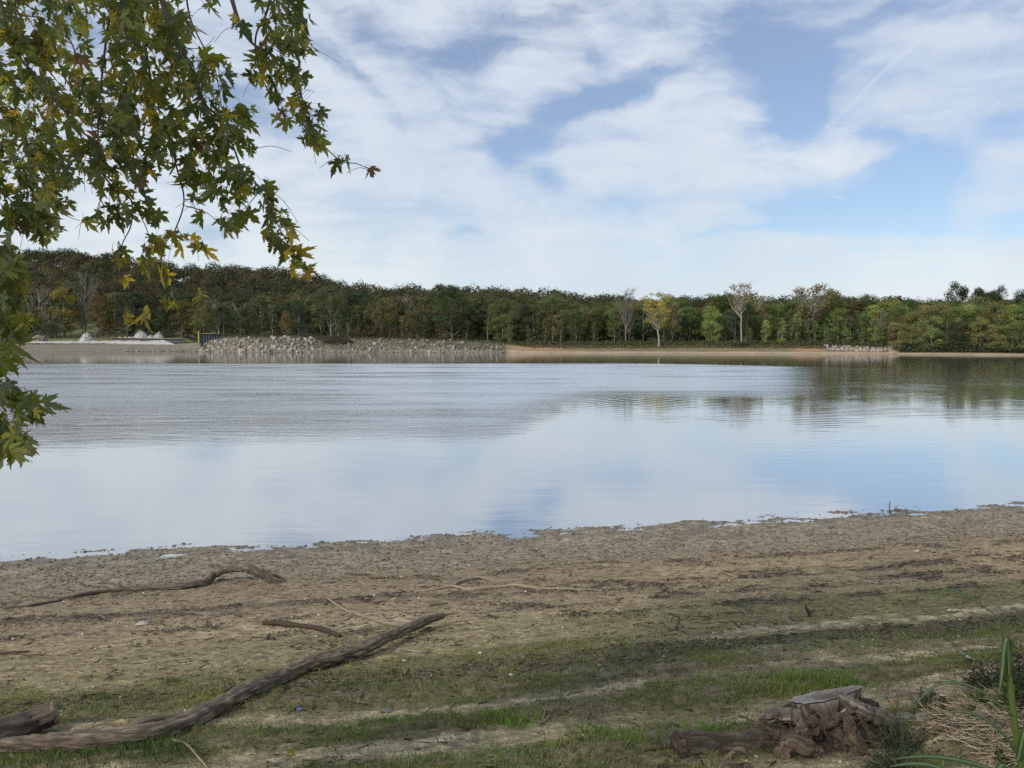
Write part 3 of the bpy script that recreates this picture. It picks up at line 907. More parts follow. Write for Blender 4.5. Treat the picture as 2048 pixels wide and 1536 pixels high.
forest = link("forest", g.mesh("forest", smooth=False), foliage_mat("hillside leaves", transl=.42))
tag(forest, "dark autumn woods covering the long hillside behind the lake", "forest", kind="stuff")

# ------------------------------------------------------------------ far bank things
stone_mat = tinted("bank stone", noise_scale=6, amt=.25, bs=.5, bd=.03)


def ico(sub=2):
    import bmesh
    bm = bmesh.new(); bmesh.ops.create_icosphere(bm, subdivisions=sub, radius=1)
    v = np.array([q.co[:] for q in bm.verts]); f = np.array([[w.index for w in q.verts] for q in bm.faces]); bm.free()
    return v, f


IV2, IF2 = ico(2); IV1, IF1 = ico(1); IV3, IF3 = ico(4)


def rock_shape(seed, V=None, rough=.35):
    V = IV2 if V is None else V
    rg = np.random.default_rng(seed)
    v = V.copy()
    for _ in range(9):                                     # broken flat faces
        nrm = rg.normal(size=3); nrm /= np.linalg.norm(nrm)
        dd = v @ nrm; lim = rg.uniform(.55, .85)
        v = v - np.where(dd > lim, dd - lim, 0)[:, None] * nrm
    v = v * (1 + rough * (fbm(v[:, 0] * 1.6 + seed, v[:, 1] * 1.6, v[:, 2] * 1.6, 3) - .5))[:, None]
    return v * [1.15, .9, .75]


rocks = [rock_shape(i) for i in range(8)]
rock_meshes = []
for i, rv in enumerate(rocks):
    g = Geo(); g.add(rv, tris=IF2, col=[(.30, .27, .225), (.22, .215, .20), (.34, .30, .235), (.17, .17, .165)][i % 4]); rock_meshes.append(g.mesh("boulder", smooth=False))
    rock_meshes[-1].materials.append(stone_mat)
rgk = np.random.default_rng(3)
allr = []
while len(allr) < 3400:
    if rgk.uniform() < .84:
        px = rgk.uniform(400, 1012); v = rgk.uniform(.3, 8.0)
        bare_slope = rgk.uniform() < .75 and ((480 < px < 545 and v > 3.5) or (625 < px < 690 and v > 2.5))
        if bare_slope: continue
        if rgk.uniform() < sm(px, 930, 1012) * sm(v, 1.5, 6): continue
        big = min(.13 + rgk.exponential(.15), .85) * (1.2 if px < 640 else .85)
    elif rgk.uniform() < .35:
        px = rgk.uniform(250, 410); v = rgk.uniform(1.0, 6); big = rgk.uniform(.2, .5)
    else:
        px = rgk.uniform(1650, 1790); v = rgk.uniform(6.0, 13) * (.75 + .25 * (1780 - px) / 130); big = rgk.uniform(.25, .65)
    allr.append((px, v, big))
allr.sort(key=lambda q: -q[2])
root0 = None
rest = Geo()
for i, (px, v, big) in enumerate(allr):
    p = far_pt(px, v)
    k = rgk.integers(8)
    if i < 290:
        o = bpy.data.objects.new("boulder", rock_meshes[k]); COL.objects.link(o)
        o.location = tuple(p + [0, 0, big * .25]); o.scale = (big * rgk.uniform(.8, 1.3), big, big); o.rotation_euler = tuple(rgk.uniform(0, 6.28, 3))
        tag(o, "large pale boulder in the rock armour along the far waterline", "boulder", "boulders of the far rock embankment")
    else:
        an = rgk.uniform(0, 6.28); R = np.array([[cos(an), -sin(an), 0], [sin(an), cos(an), 0], [0, 0, 1]])
        shade = rgk.uniform(.45, 1.2)
        rest.add((rocks[k] * big * [1, rgk.uniform(.8, 1.2), 1]) @ R.T + p + [0, 0, big * .15], tris=IF2, col=np.array([(.27, .25, .21), (.20, .197, .185), (.31, .275, .22)][k % 3]) * shade)
ro = link("rubble", rest.mesh("rubble", smooth=False), stone_mat)
tag(ro, "loose grey and tan rubble filling the rock embankment on the far bank", "rubble", kind="stuff")

# undergrowth on the far bank
def tufts(n, pxr, vr, h, col, seed, size=.5):
    rg = np.random.default_rng(seed)
    px = rg.uniform(*pxr, n); v = rg.uniform(*vr, n)
    a = (px - 1024) / F; y = np.interp(px, SHX, SHD) + v; x = a * y
    z = far_h(x, y)
    hh = h * rg.uniform(.3, 1, n) * (.4 + 1.2 * fbm(x * .3, y * .3, o=2))
    C = np.column_stack([x, y, z + hh * rg.uniform(.1, 1, n)])
    N = rg.normal(size=(n, 3)) + [0, -.6, .5]; N /= np.linalg.norm(N, axis=1)[:, None]
    V, Q = leaf_quads(C, N, size * rg.uniform(.5, 1.2, n), rg, .6)
    cc = np.asarray(col) * rg.uniform(.6, 1.4, (n, 1)) * (1 + .15 * rg.normal(size=(n, 3)))
    return V, Q, np.repeat(np.clip(cc, 0.01, 1), 4, 0)


g = Geo()
for args in [(26000, (1015, 1785), (12.5, 22), 1.5, (.070, .075, .034), 1), (9000, (1015, 1785), (10, 14), .6, (.12, .105, .05), 2), (6000, (460, 1015), (8.6, 14), .7, (.085, .09, .045), 3),
             (6000, (400, 1010), (2.5, 8.5), .6, (.10, .10, .06), 7), (7000, (390, 1015), (24, 34), 2.0, (.055, .06, .03), 9),
             (5000, (110, 400), (112, 126), 2.2, (.05, .055, .028), 4), (5000, (-60, 400), (20, 27), .5, (.10, .085, .05), 5), (14000, (1800, 2120), (4, 14), 2.6, (.045, .058, .028), 6), (6000, (1010, 1800), (24, 40), 3.0, (.045, .055, .026), 8)]:
    V, Q, cc = tufts(*args); g.add(V, quads=Q, col=cc)
tag(link("undergrowth", g.mesh("undergrowth", smooth=False), foliage_mat("undergrowth leaves", transl=.15)), "low rough weeds and grass growing on top of the far bank", "undergrowth", kind="stuff")


def bush(name, px, v, rx, h, col, label, n=1800, size=.3, seed=1):
    rg = np.random.default_rng(seed); p = far_pt(px, v); r = empty(name, tuple(p))
    g = Geo()
    for k in range(14):
        e = np.array([rg.normal() * rx * .5, rg.normal() * rx * .4, h * rg.uniform(.5, .95)])
        tube(g, smooth_path([[0, 0, -.1], e * [.5, .5, .5], e], 3), np.linspace(.05, .015, 7), 4, col=(.12, .10, .08), cap=False)
    o = bpy.data.objects.new("stems", g.mesh("stems")); COL.objects.link(o); o.data.materials.append(bark_far); o.parent = r
    d = rg.normal(size=(n, 3)); d /= np.linalg.norm(d, axis=1)[:, None]
    C = d * rg.uniform(.5, 1.05, (n, 1)) * [rx, rx * .8, h * .55] + [0, 0, h * .5]
    C += .25 * rg.normal(size=(n, 3)) * [rx * .5, rx * .4, h * .3]; C[:, 2] = np.abs(C[:, 2])
    N = d + .6 * rg.normal(size=(n, 3)); N /= np.linalg.norm(N, axis=1)[:, None]
    V, Q = leaf_quads(C, N, size * rg.uniform(.6, 1.3, n), rg)
    g = Geo(); g.add(V, quads=Q, col=np.repeat(np.asarray(col) * rg.uniform(.7, 1.3, (n, 1)), 4, 0))
    o = bpy.data.objects.new("foliage", g.mesh("foliage", smooth=False)); COL.objects.link(o); o.data.materials.append(bpy.data.materials["undergrowth leaves"]); o.parent = r
    tag(r, label, "shrub")


bush("shrub", 664, 5.5, 4.2, 2.6, (.060, .045, .030), "dark brown shrub drooping over the rock embankment below the broad oak-like tree", seed=2)
bush("shrub", 692, 5.0, 2.4, 1.8, (.055, .048, .030), "smaller dark shrub touching the drooping brown one on the rocks", n=900, seed=3)
bush("shrub", 336, 60, 3.8, 4.5, (.035, .045, .025), "dark green round shrub right of the twin white mounds", seed=4)
bush("shrub", 106, 50, 4.6, 6.5, (.025, .034, .018), "dark low shrub under the half-bare tree at the lawn's edge", n=2600, seed=5)
bush("shrub", 1478, 12.5, 3.0, 1.6, (.06, .055, .03), "olive shrub at the foot of the tall thin sycamore", n=900, seed=6)
bush("shrub", 1306, 20, 2.2, 2.2, (.085, .09, .04), "light shrub just left of the yellowing sycamore's trunk", n=700, seed=8)

# steel piling walls
steel, t_, b_ = principled("blue steel piling", (.055, .075, .12), .55, .4)
cc_ = t_.noise(attr(t_, "grain", "Vector"), .9, 5, .7)
t_.l.new(t_.mix(t_.ramp(cc_, .45, .75), (.050, .062, .085, 1), (.075, .062, .052, 1)), b_.inputs["Base Color"])
capm = tinted("wall cap", noise_scale=2, amt=.2)


def piling(p0, p1, zt0, zt1, depth, label, pitch=.9):
    p0 = np.asarray(p0, float); p1 = np.asarray(p1, float)
    L = np.linalg.norm(p1 - p0); n = int(L / pitch); d = (p1 - p0) / L; nrm = np.array([d[1], -d[0]])
    if nrm[1] > 0: nrm = -nrm
    prof = []
    for i in range(n):
        for f, o in ((0, 0), (.30, 0), (.42, .28), (.80, .28), (.92, 0)):
            prof.append(p0 + d * (i + f) * pitch + nrm * o)
    prof = np.array(prof); m = len(prof)
    f = np.linspace(0, 1, m); zt = zt0 + (zt1 - zt0) * f
    g = Geo()
    front = np.column_stack([prof, zt]); fb = np.column_stack([prof, zt - depth])
    back = np.column_stack([prof - nrm * .06, zt]); bb = np.column_stack([prof - nrm * .06, zt - depth])
    V = np.vstack([front, fb, back, bb]); i = np.arange(m - 1)
    Q = np.vstack([np.column_stack([i, i + m, i + m + 1, i + 1]), np.column_stack([i + 2 * m, i + 2 * m + 1, i + 3 * m + 1, i + 3 * m]), np.column_stack([i, i + 1, i + 1 + 2 * m, i + 2 * m])])
    g.add(V, quads=Q)
    r = empty("piling_wall", (p0[0], p0[1], zt0 - depth)); tag(r, label, "retaining wall")
    link("sheet_piles", g.mesh("sheet piles", smooth=False), steel, r)
    g = Geo()
    a0 = np.array([*(p0 - nrm * .45), zt0 + .004]); a1 = np.array([*(p1 - nrm * .45), zt1 + .004]); w = np.array([*(nrm * .9), 0]); u = np.array([0, 0, .16])
    V = [a0, a1, a1 + w, a0 + w, a0 + u, a1 + u, a1 + w + u, a0 + w + u]
    g.add(V, quads=[(0, 3, 2, 1), (4, 5, 6, 7), (0, 1, 5, 4), (1, 2, 6, 5), (2, 3, 7, 6), (3, 0, 4, 7)], col=(.33, .27, .20))
    link("cap", g.mesh("cap", smooth=False), capm, r)


def fz(row, Y): return CZ + (683 - row) / F * Y
def fxy(px, Y): return np.array([(px - 1024) / F * Y, Y])
piling(fxy(-40, 327), fxy(63, 326), fz(675, 327), fz(675.5, 327), 3.9, "blue-grey steel piling wall at the left edge beside the brown rubble heap")
piling(fxy(224, 322), fxy(372, 312), fz(676, 322), fz(678.5, 312), 2.6, "long low blue-grey steel piling wall behind the right end of the white gravel strip")
piling(fxy(400, 276), fxy(452, 281), fz(667.5, 276), fz(669, 281), 5.0, "taller blue-grey steel piling wall beside the yellow post")
g = Geo(); Y = 275.5; x0 = fxy(398.5, Y)
tube(g, [[x0[0], Y, fz(684, Y)], [x0[0], Y, fz(663.5, Y)]], [.26, .26], 10, col=(.40, .28, .07))
r = empty("marker_post", (x0[0], Y, fz(684, Y))); tag(r, "yellow upright post at the left end of the taller piling wall", "post")
link("shaft", g.mesh("post"), capm, r)
g = Geo(); tube(g, [[x0[0], Y, fz(663.5, Y) + .004], [x0[0], Y, fz(663.5, Y) + .12]], [.34, .30], 10, col=(.45, .32, .08)); link("cap", g.mesh("post cap"), capm, r)

# white gravel strip in front of the walls, and the heaps
gravel = tinted("pale gravel", noise_scale=5, amt=.25, bs=.6, bd=.1)
g = Geo()
pxs = np.linspace(22, 350, 260)
rows = []
for fv in np.linspace(0, 1, 9):
    v0 = np.interp(pxs, [22, 60, 200, 300, 350], [23, 22, 21, 18, 17]) + .7 * (fbm(pxs * .12, pxs * 0, o=3) - .5)
    v1 = v0 + np.interp(pxs, [22, 40, 60, 300, 335, 350], [.3, 4, 9, 12, 7, .4])
    v = v0 + (v1 - v0) * fv
    y_ = np.interp(pxs, SHX, SHD) + v; x_ = (pxs - 1024) / F * y_
    z_ = far_h(x_, y_) + .06 + 1.15 * np.sin(pi * fv) ** .6 * (1 if fv < .99 else 0) * (.6 + .8 * fbm(x_ * .35, y_ * .35, o=2)) * np.interp(pxs, [22, 40, 330, 350], [.2, 1, 1, .2])
    rows.append(np.column_stack([x_, y_, z_]))
g.add(np.array(rows).reshape(-1, 3), quads=grid_faces(9, len(pxs))[:, ::-1], col=(.36, .35, .33))
tag(link("gravel", g.mesh("gravel"), gravel), "long strip of bright white gravel dumped along the left bank", "gravel", kind="stuff")


def heap(name, px, Y, w, h, col, label, cat, seed, stones=60, ss=.25):
    rg = np.random.default_rng(seed); x, y = fxy(px, Y); z = float(far_h(x, y))
    r = empty(name, (x, y, z)); g = Geo()
    n = 30
    u, v = np.meshgrid(np.linspace(-1, 1, n), np.linspace(-1, 1, n), indexing="ij")
    rr = np.hypot(u, v)
    hh = h * np.clip(1 - rr ** 1.7, 0, 1) * (1 + .5 * (fbm(u * 3 + seed, v * 3, o=3) - .5)) - .15
    g.add(np.stack([u * w, v * w * .8, hh], -1).reshape(-1, 3), quads=grid_faces(n, n), col=col)
    o = bpy.data.objects.new("body", g.mesh(name)); COL.objects.link(o); o.data.materials.append(gravel); o.parent = r
    g = Geo()
    for k in range(stones):
        a = rg.uniform(0, 6.28); q = rg.uniform(0, 1) ** .6
        c0 = np.array([cos(a) * q * w, sin(a) * q * w * .8, h * max(1 - q ** 1.7, 0) - .05])
        g.add(rocks[k % 8] * ss * rg.uniform(.5, 1.4) + c0, tris=IF2, col=np.asarray(col) * rg.uniform(.7, 1.2))
    o = bpy.data.objects.new("stones", g.mesh(name + " stones", smooth=False)); COL.objects.link(o); o.data.materials.append(gravel); o.parent = r
    o["kind"] = "stuff"
    tag(r, label, cat)


heap("gravel_heap", 283, 335, 3.6, 2.0 + 1.2, (.36, .36, .365), "left one of the twin white gravel mounds above the long piling wall", "gravel heap", 1)
heap("gravel_heap", 320, 335, 2.9, 1.6 + 1.2, (.36, .36, .365), "right one of the twin white gravel mounds above the long piling wall", "gravel heap", 2)
heap("gravel_heap", 303, 334, 1.6, .6 + .9, (.36, .36, .365), "small low gravel mound between the twin white mounds", "gravel heap", 3, 25)
heap("stone_heap", 175, 319, 3.4, 4.4, (.42, .41, .40), "pale grey stone heap in front of the trees behind the gravel strip", "stone heap", 4, 110, .45)
heap("stone_heap", 80, 318, 4.2, 3.4, (.27, .22, .18), "brown rubble heap at the right end of the left piling wall", "stone heap", 5, 160, .5)
for q, (px, sz) in enumerate([(240, .6), (252, .5), (262, .6)]):
    x, y = fxy(px, 333); g = Geo(); g.add(rocks[q] * sz * [1.6, 1, .8], tris=IF2, col=(.50, .47, .30))
    o = link("stone", g.mesh("stone", smooth=False), gravel); o.location = (x, y, float(far_h(x, y)) + .35)
    tag(o, ["leftmost", "middle", "rightmost"][q] + " of three yellowish stones left of the white mounds", "stone", "three yellowish stones by the mounds")

# ------------------------------------------------------------------ ground cover on the near beach
def ground_pts(n, t0, t1, s0, s1, rg):
    t = rg.uniform(t0, t1, n); s = rg.uniform(s0, s1, n)
    x = t * DV[0] + (s - S0) * NV[0]; y = t * DV[1] + (s - S0) * NV[1]
    ok = (np.abs(x) < y * .86 + 1.5) & (y > 2.5)
    return x[ok], y[ok]


grass_mat = foliage_mat("grass blades", transl=.3, rough=.55)


def blades(g, x, y, h, w, col, rg, leanamt=.5):
    n = len(x); z = near_h(x, y)
    a = rg.uniform(0, 2 * pi, n); d = np.column_stack([np.cos(a), np.sin(a), 0 * a])
    la = rg.uniform(0, 2 * pi, n); L = np.column_stack([np.cos(la), np.sin(la), 0 * la]) * (h * leanamt * rg.uniform(.2, 1.2, n))[:, None]
    B = np.column_stack([x, y, z - .004])
    U = np.column_stack([0 * h, 0 * h, h])
    wv = d * (w * .5)[:, None]
    V = np.stack([B - wv, B + wv, B + L * .35 + U * .55 + wv * .8, B + L * .35 + U * .55 - wv * .8, B + L + U * .95], 1).reshape(-1, 3)
    i = np.arange(n)[:, None] * 5
    g.add(V, quads=i + np.array([0, 1, 2, 3]), tris=i + np.array([3, 2, 4]), col=np.repeat(col, 5, 0))


rg = np.random.default_rng(31)
g = Geo()
x, y = ground_pts(560000, -8, 9, 6.9, 11.4, rg)
Mk = masks(x, y)
p = np.clip(Mk["grass"], 0, 1) ** 1.2 * (1 - .8 * Mk["sand"]) * (.25 + 1.1 * fbm(x * 3.1, y * 3.1, o=3))
k = rg.uniform(size=len(x)) < p * .9
x, y = x[k], y[k]; n = len(x)
print("grass", n)
patch = fbm(x * 1.7 + 9, y * 1.7, o=3)[:, None]
col = (np.array([.095, .120, .042]) * (1 - patch) + np.array([.25, .28, .085]) * patch) * rg.uniform(.5, 1.7, (n, 1))
dry = rg.uniform(size=n) < .12; col[dry] = np.array([.22, .18, .10]) * rg.uniform(.5, 1.1, (dry.sum(), 1))
blades(g, x, y, rg.uniform(.012, .042, n) * (.6 + patch[:, 0]), rg.uniform(.003, .006, n), col, rg, .9)
for (px, py, cnt, hh, rad, c0) in [(1035, 1455, 120, .13, .10, (.10, .17, .03)), (985, 1440, 160, .09, .16, (.09, .15, .03)), (1185, 1470, 200, .10, .20, (.07, .12, .03)), (1420, 1480, 260, .12, .22, (.08, .14, .03)), (1260, 1485, 160, .10, .16, (.09, .15, .03)),
                           (700, 1470, 240, .09, .25, (.07, .12, .03)), (800, 1450, 160, .08, .2, (.08, .14, .03)), (560, 1465, 160, .08, .2, (.06, .10, .03)), (330, 1500, 260, .11, .22, (.06, .10, .03)), (250, 1520, 260, .10, .25, (.05, .09, .03)), (100, 1525, 300, .09, .35, (.05, .09, .03)),
                           (1620, 1370, 420, .10, .28, (.10, .16, .03)), (1560, 1385, 260, .08, .22, (.13, .17, .05)), (1700, 1375, 200, .09, .2, (.07, .12, .03)), (1470, 1390, 120, .07, .2, (.07, .11, .03)), (1310, 1400, 100, .07, .25, (.06, .10, .03)), (1100, 1380, 90, .06, .2, (.07, .11, .03)),
                           (345, 1365, 50, .06, .06, (.05, .08, .03)), (215, 1400, 60, .07, .06, (.06, .10, .03)), (180, 1355, 30, .06, .05, (.06, .09, .04)), (840, 1530, 200, .09, .3, (.07, .12, .03)), (1000, 1525, 220, .10, .3, (.07, .12, .03)), (1750, 1300, 150, .06, .5, (.07, .11, .03)),
                           (1500, 1330, 120, .06, .4, (.07, .11, .03)), (1300, 1340, 120, .06, .5, (.06, .10, .03)), (1900, 1190, 160, .05, .35, (.06, .10, .03)), (1600, 1250, 60, .05, .2, (.06, .10, .03)), (1270, 1300, 80, .05, .3, (.07, .10, .03))]:
    q = gpt(px, py); xx = q[0] + rg.normal(size=cnt) * rad * .6; yy = q[1] + rg.normal(size=cnt) * rad * .35
    blades(g, xx, yy, hh * rg.uniform(.35, 1.05, cnt), rg.uniform(.0025, .0055, cnt), np.asarray(c0) * 1.5 * rg.uniform(.6, 1.4, (cnt, 1)), rg, .6)
tag(link("grass", g.mesh("grass", smooth=False), grass_mat), "short patchy green grass growing in bands along the near beach", "grass", kind="stuff")

# low broad-leaved weeds among the grass
g = Geo()
x, y = ground_pts(300000, -8, 9, 5.6, 11.4, rg)
Mk = masks(x, y)
p = np.clip(Mk["grass"], 0, 1) * (1 - Mk["sand"]) * .75 * (.2 + 1.2 * fbm(x * 4 + 3, y * 4, o=2)) + Mk["moss"] * .10
k = rg.uniform(size=len(x)) < p * .7
x, y = x[k], y[k]; n = len(x); print("weeds", n)
z = near_h(x, y) + rg.uniform(.002, .028, n)
N = rg.normal(size=(n, 3)) * .55 + [0, 0, 1]; N /= np.linalg.norm(N, axis=1)[:, None]
V, Q = leaf_quads(np.column_stack([x, y, z]), N, rg.uniform(.008, .020, n), rg, .6)
patch = fbm(x * 1.3 + 2, y * 1.3, o=3)[:, None]
col = (np.array([.065, .090, .034]) * (1 - patch) + np.array([.14, .17, .055]) * patch) * rg.uniform(.55, 1.5, (n, 1))
g.add(V, quads=Q, col=np.repeat(col, 4, 0))
tag(link("weeds", g.mesh("weeds", smooth=False), grass_mat), "tiny leafy weeds carpeting the grassy bands of the near beach", "weeds", kind="stuff")

# dark drift litter: bark chips and twiglets
wood_mat = tinted("driftwood", noise_scale=70, amt=.75, bs=1.0, bd=.02)
g = Geo()
x, y = ground_pts(260000, -12, 14, 1.2, 11.3, rg)
Mk = masks(x, y)
p = Mk["debris"] * .9 + .05 + .25 * sm(Mk["w2"] + Mk["w3"], .10, .3) + .05 * Mk["grass"] + .02 * sm(Mk["w2"], .05, .2)
k = rg.uniform(size=len(x)) < p * .45
x, y = x[k], y[k]; n = len(x); print("litter", n)
z = near_h(x, y); a = rg.normal(size=n) * .7 + .2
L = np.minimum(.007 + rg.exponential(.017, n), .16); W = rg.uniform(.003, .010, n); Hh = rg.uniform(.002, .007, n)
d = np.column_stack([np.cos(a), np.sin(a), rg.normal(size=n) * .12]); e = np.column_stack([-np.sin(a), np.cos(a), 0 * a])
C = np.column_stack([x, y, z + Hh * .6]); up = np.array([0, 0, 1.0])
V = np.stack([C + d * L[:, None] * sx + e * (W * .5)[:, None] * sy * (1 if sx > 0 else .6) + up * (Hh * .5)[:, None] * sz for sz in (-1, 1) for sx, sy in ((-1, -1), (1, -1), (1, 1), (-1, 1))], 1).reshape(-1, 3)
i = np.arange(n)[:, None] * 8
Q = np.concatenate([i + np.array(f) for f in ((4, 5, 6, 7), (0, 1, 5, 4), (1, 2, 6, 5), (2, 3, 7, 6), (3, 0, 4, 7))])
col = np.array([.060, .048, .036]) * rg.uniform(.4, 1.6, (n, 1)); pale_ = rg.uniform(size=n) < .16; col[pale_] = np.array([.34, .28, .20]) * rg.uniform(.6, 1.2, (pale_.sum(), 1))
g.add(V, quads=Q, col=np.repeat(col, 8, 0))
tag(link("drift_litter", g.mesh("drift litter", smooth=False), wood_mat), "dark chips of bark and twigs lying in lines along the near beach", "drift litter", kind="stuff")

# mud clods and grit
g = Geo()
x, y = ground_pts(30000, -12, 14.5, -.5, 4.0, rg)
s_, t_2 = st_of(x, y)
k = rg.uniform(size=len(x)) < (1 - sm(s_, 1.2, 4.0)) * .9 * (.3 + fbm(x * 3, y * 3, o=2)); x, y, s_ = x[k], y[k], s_[k]; n = len(x); print("clods", n)
z = near_h(x, y); r = .005 + np.minimum(rg.exponential(.007, n), .03)
lump = 1 + .35 * rg.normal(size=(n, 12, 1)) * .6
V = (IV1[None] * lump * r[:, None, None]) * np.array([1.2, 1.0, .62]) + np.column_stack([x, y, z + r * .15])[:, None]
col = np.array([.20, .175, .145]) * rg.uniform(.55, 1.15, (n, 1))
g.add(V.reshape(-1, 3), tris=(IF1[None] + 12 * np.arange(n)[:, None, None]).reshape(-1, 3), col=np.repeat(col, 12, 0))
tag(link("mud_clods", g.mesh("mud clods", smooth=False), wood_mat), "small lumps of wet mud scattered along the near waterline", "mud", kind="stuff")
g = Geo()
x, y = ground_pts(15000, -12, 14, 1.5, 11.2, rg); Mk = masks(x, y)
k = rg.uniform(size=len(x)) < .12 + .5 * Mk["debris"]; x, y = x[k], y[k]; n = len(x); print("grit", n)
z = near_h(x, y); r = np.minimum(.003 + rg.exponential(.0035, n), .018)
V = (IV1[None] * (1 + .25 * rg.normal(size=(n, 12, 1)) * .6) * r[:, None, None]) * np.array([1.2, 1.0, .6]) + np.column_stack([x, y, z + r * .35])[:, None]
col = np.array([[.62, .58, .50]]) * rg.uniform(.35, 1.2, (n, 1))
g.add(V.reshape(-1, 3), tris=(IF1[None] + 12 * np.arange(n)[:, None, None]).reshape(-1, 3), col=np.repeat(col, 12, 0))
tag(link("pebbles", g.mesh("pebbles", smooth=False), wood_mat), "pale grit and shell bits sprinkled over the near beach", "pebbles", kind="stuff")

# ------------------------------------------------------------------ driftwood
old_wood = (.205, .165, .125); dk_wood = (.10, .078, .058); tan_wood = (.34, .27, .19)
def ground_path(pts):
    """photo points on the beach (column, row, radius in photo px, lift in m) to 3D rows x,y,z,r"""
    out = []
    for p in pts:
        px, py, r = p[:3]; lift = p[3] if len(p) > 3 else 0
        q = gpt(px, py, 0); rad = r * q[1] / F
        zz = float(near_h(np.array([q[0]]), np.array([q[1]]))[0]) + rad * .75 + lift
        out.append([q[0], q[1], zz, rad])
    return out


def stick(name, pts, label, col=old_wood, cat="branch", extra=(), rough=.25, seg=10, n=5, partname="limb", group=None, capcol=None, squash=1.0):
    P = smooth_path(ground_path(pts), n)
    g = Geo(); tube(g, P[:, :3], P[:, 3], seg, col=col, rough=rough, rs=14, seed=len(label) * .37, capcol=capcol, squash=squash)
    o = link(name, g.mesh(name), wood_mat); o.data.attributes
    tag(o, label, cat, group)
    for e in extra:
        P = smooth_path(ground_path(e), n); g = Geo()
        tube(g, P[:, :3], P[:, 3], 7, col=col, rough=rough, rs=14, seed=1.3)
        link("side_branch", g.mesh(partname), wood_mat, o)
    return o


# the long log: radii in photo px; the upper end lifts off the ground
LOG = [(-60, 1513, 17), (0, 1508, 18), (100, 1504, 21), (200, 1500, 25), (290, 1490, 24), (370, 1463, 22), (430, 1433, 21), (500, 1396, 20), (560, 1369, 19), (620, 1345, 17, .01), (680, 1328, 15.5, .02), (730, 1314, 14, .03), (780, 1292, 13, .05), (830, 1270, 11, .06), (860, 1259, 9, .07), (886, 1251, 6.5, .08)]
Lg = ground_path(LOG); P = smooth_path(Lg, 14)
g = Geo(); tube(g, P[:, :3], P[:, 3] * .98, 32, col=old_wood, rough=.22, rs=26, seed=4.2)
lo = link("driftwood_log", g.mesh("log"), wood_mat)
tag(lo, "long weathered grey log lying diagonally from the lower left corner", "log")
e = Lg[-1]; g = Geo(); tube(g, smooth_path([[e[0] - .04, e[1], e[2], .016], [e[0] + .06, e[1] + .03, e[2] + .004, .008], [e[0] + .16, e[1] + .05, e[2] + .012, .003]], 4)[:, :3], np.linspace(.014, .003, 9), 6, col=dk_wood, rough=.2, rs=20)
link("broken_tip", g.mesh("tip"), wood_mat, lo)
g = Geo(); q = ground_path([(250, 1478, 7, .03), (290, 1466, 7, .05), (340, 1450, 7, .03), (400, 1432, 5, .0)]); P = smooth_path(q, 6); tube(g, P[:, :3], P[:, 3], 8, col=old_wood, rough=.3, rs=20); link("side_branch", g.mesh("branch"), wood_mat, lo)
g = Geo(); q = ground_path([(165, 1470, 2, .01), (205, 1464, 2.5, .04), (240, 1466, 2.5, .03), (262, 1474, 2, .0)]); P = smooth_path(q, 5); tube(g, P[:, :3], P[:, 3], 6, col=old_wood); link("twig", g.mesh("twig"), wood_mat, lo)

# sawn log at the left edge
g = Geo(); q = ground_path([(-150, 1560, 36), (-70, 1520, 34), (0, 1498, 32, .02), (60, 1478, 29, .04), (112, 1463, 24, .06)]); P = smooth_path(q, 10)
tube(g, P[:, :3], P[:, 3], 30, col=(.15, .12, .095), rough=.16, rs=24, seed=2.2, cap=False)
so = link("cut_log", g.mesh("cut log"), wood_mat); tag(so, "thick dark log with a pale sawn end at the left edge", "log")
g = Geo(); a = P[-1]; T = P[-1, :3] - P[-2, :3]; T /= np.linalg.norm(T)
tube(g, [a[:3] - T * .01, a[:3] + T * .006, a[:3] + T * .012], [a[3] * 1.02, a[3] * .98, a[3] * .75], 30, col=(.27, .215, .16), rough=.08, rs=40); link("sawn_end", g.mesh("end"), wood_mat, so)
g = Geo(); a = P[0]; tube(g, [a[:3], a[:3] - T * .01], [a[3], a[3] * .9], 30, col=(.27, .215, .16)); link("sawn_end", g.mesh("end2"), wood_mat, so)

o = stick("driftwood_branch", [(8, 1217, 2), (60, 1214, 3), (110, 1204, 3.5), (170, 1194, 5), (220, 1186, 5.5), (290, 1181, 6), (350, 1180, 6.5), (385, 1176, 8), (412, 1170, 8), (430, 1163, 8, .06), (455, 1164, 8, .13), (490, 1166, 8.5, .16), (520, 1166, 8.5, .10), (548, 1166, 7, .01), (562, 1166, 4, 0)],
          "long curved driftwood branch with an arched right end near the water", (.17, .14, .105), rough=.3, seg=14, n=8)
g = Geo(); q = ground_path([(540, 1160, 3, .05), (560, 1160, 3, .03), (572, 1163, 1.2, .0)]); P = smooth_path(q, 5); tube(g, P[:, :3], P[:, 3], 6, col=dk_wood); link("splinter", g.mesh("splinter"), wood_mat, o)
stick("driftwood_branch", [(832, 1184, 1.5), (870, 1181, 3), (905, 1175, 3.2), (935, 1181, 3.4), (960, 1181, 3.4), (1000, 1176, 3.2), (1030, 1175, 3), (1080, 1180, 3), (1130, 1181, 2.8), (1205, 1183, 2)],
      "pale forked driftwood stick in the middle of the mud", (.30, .25, .18), extra=[[(905, 1174, 3.5), (925, 1166, 3.5, .02), (955, 1160, 3, .02), (975, 1160, 2.5), (1000, 1166, 1.5)]])
stick("driftwood_branch", [(655, 1206, 1.8, .04), (690, 1226, 2.5, .03), (712, 1233, 3, .02), (740, 1238, 3), (775, 1252, 3.5), (810, 1254, 4), (850, 1250, 4), (858, 1246, 2.5)],
      "thin forked stick lying just behind the tip of the long log", (.27, .23, .17), extra=[[(750, 1232, 2.5, .05), (762, 1240, 2.5, .03), (778, 1252, 2.5)], [(632, 1238, 2), (685, 1243, 2), (705, 1234, 2)]])
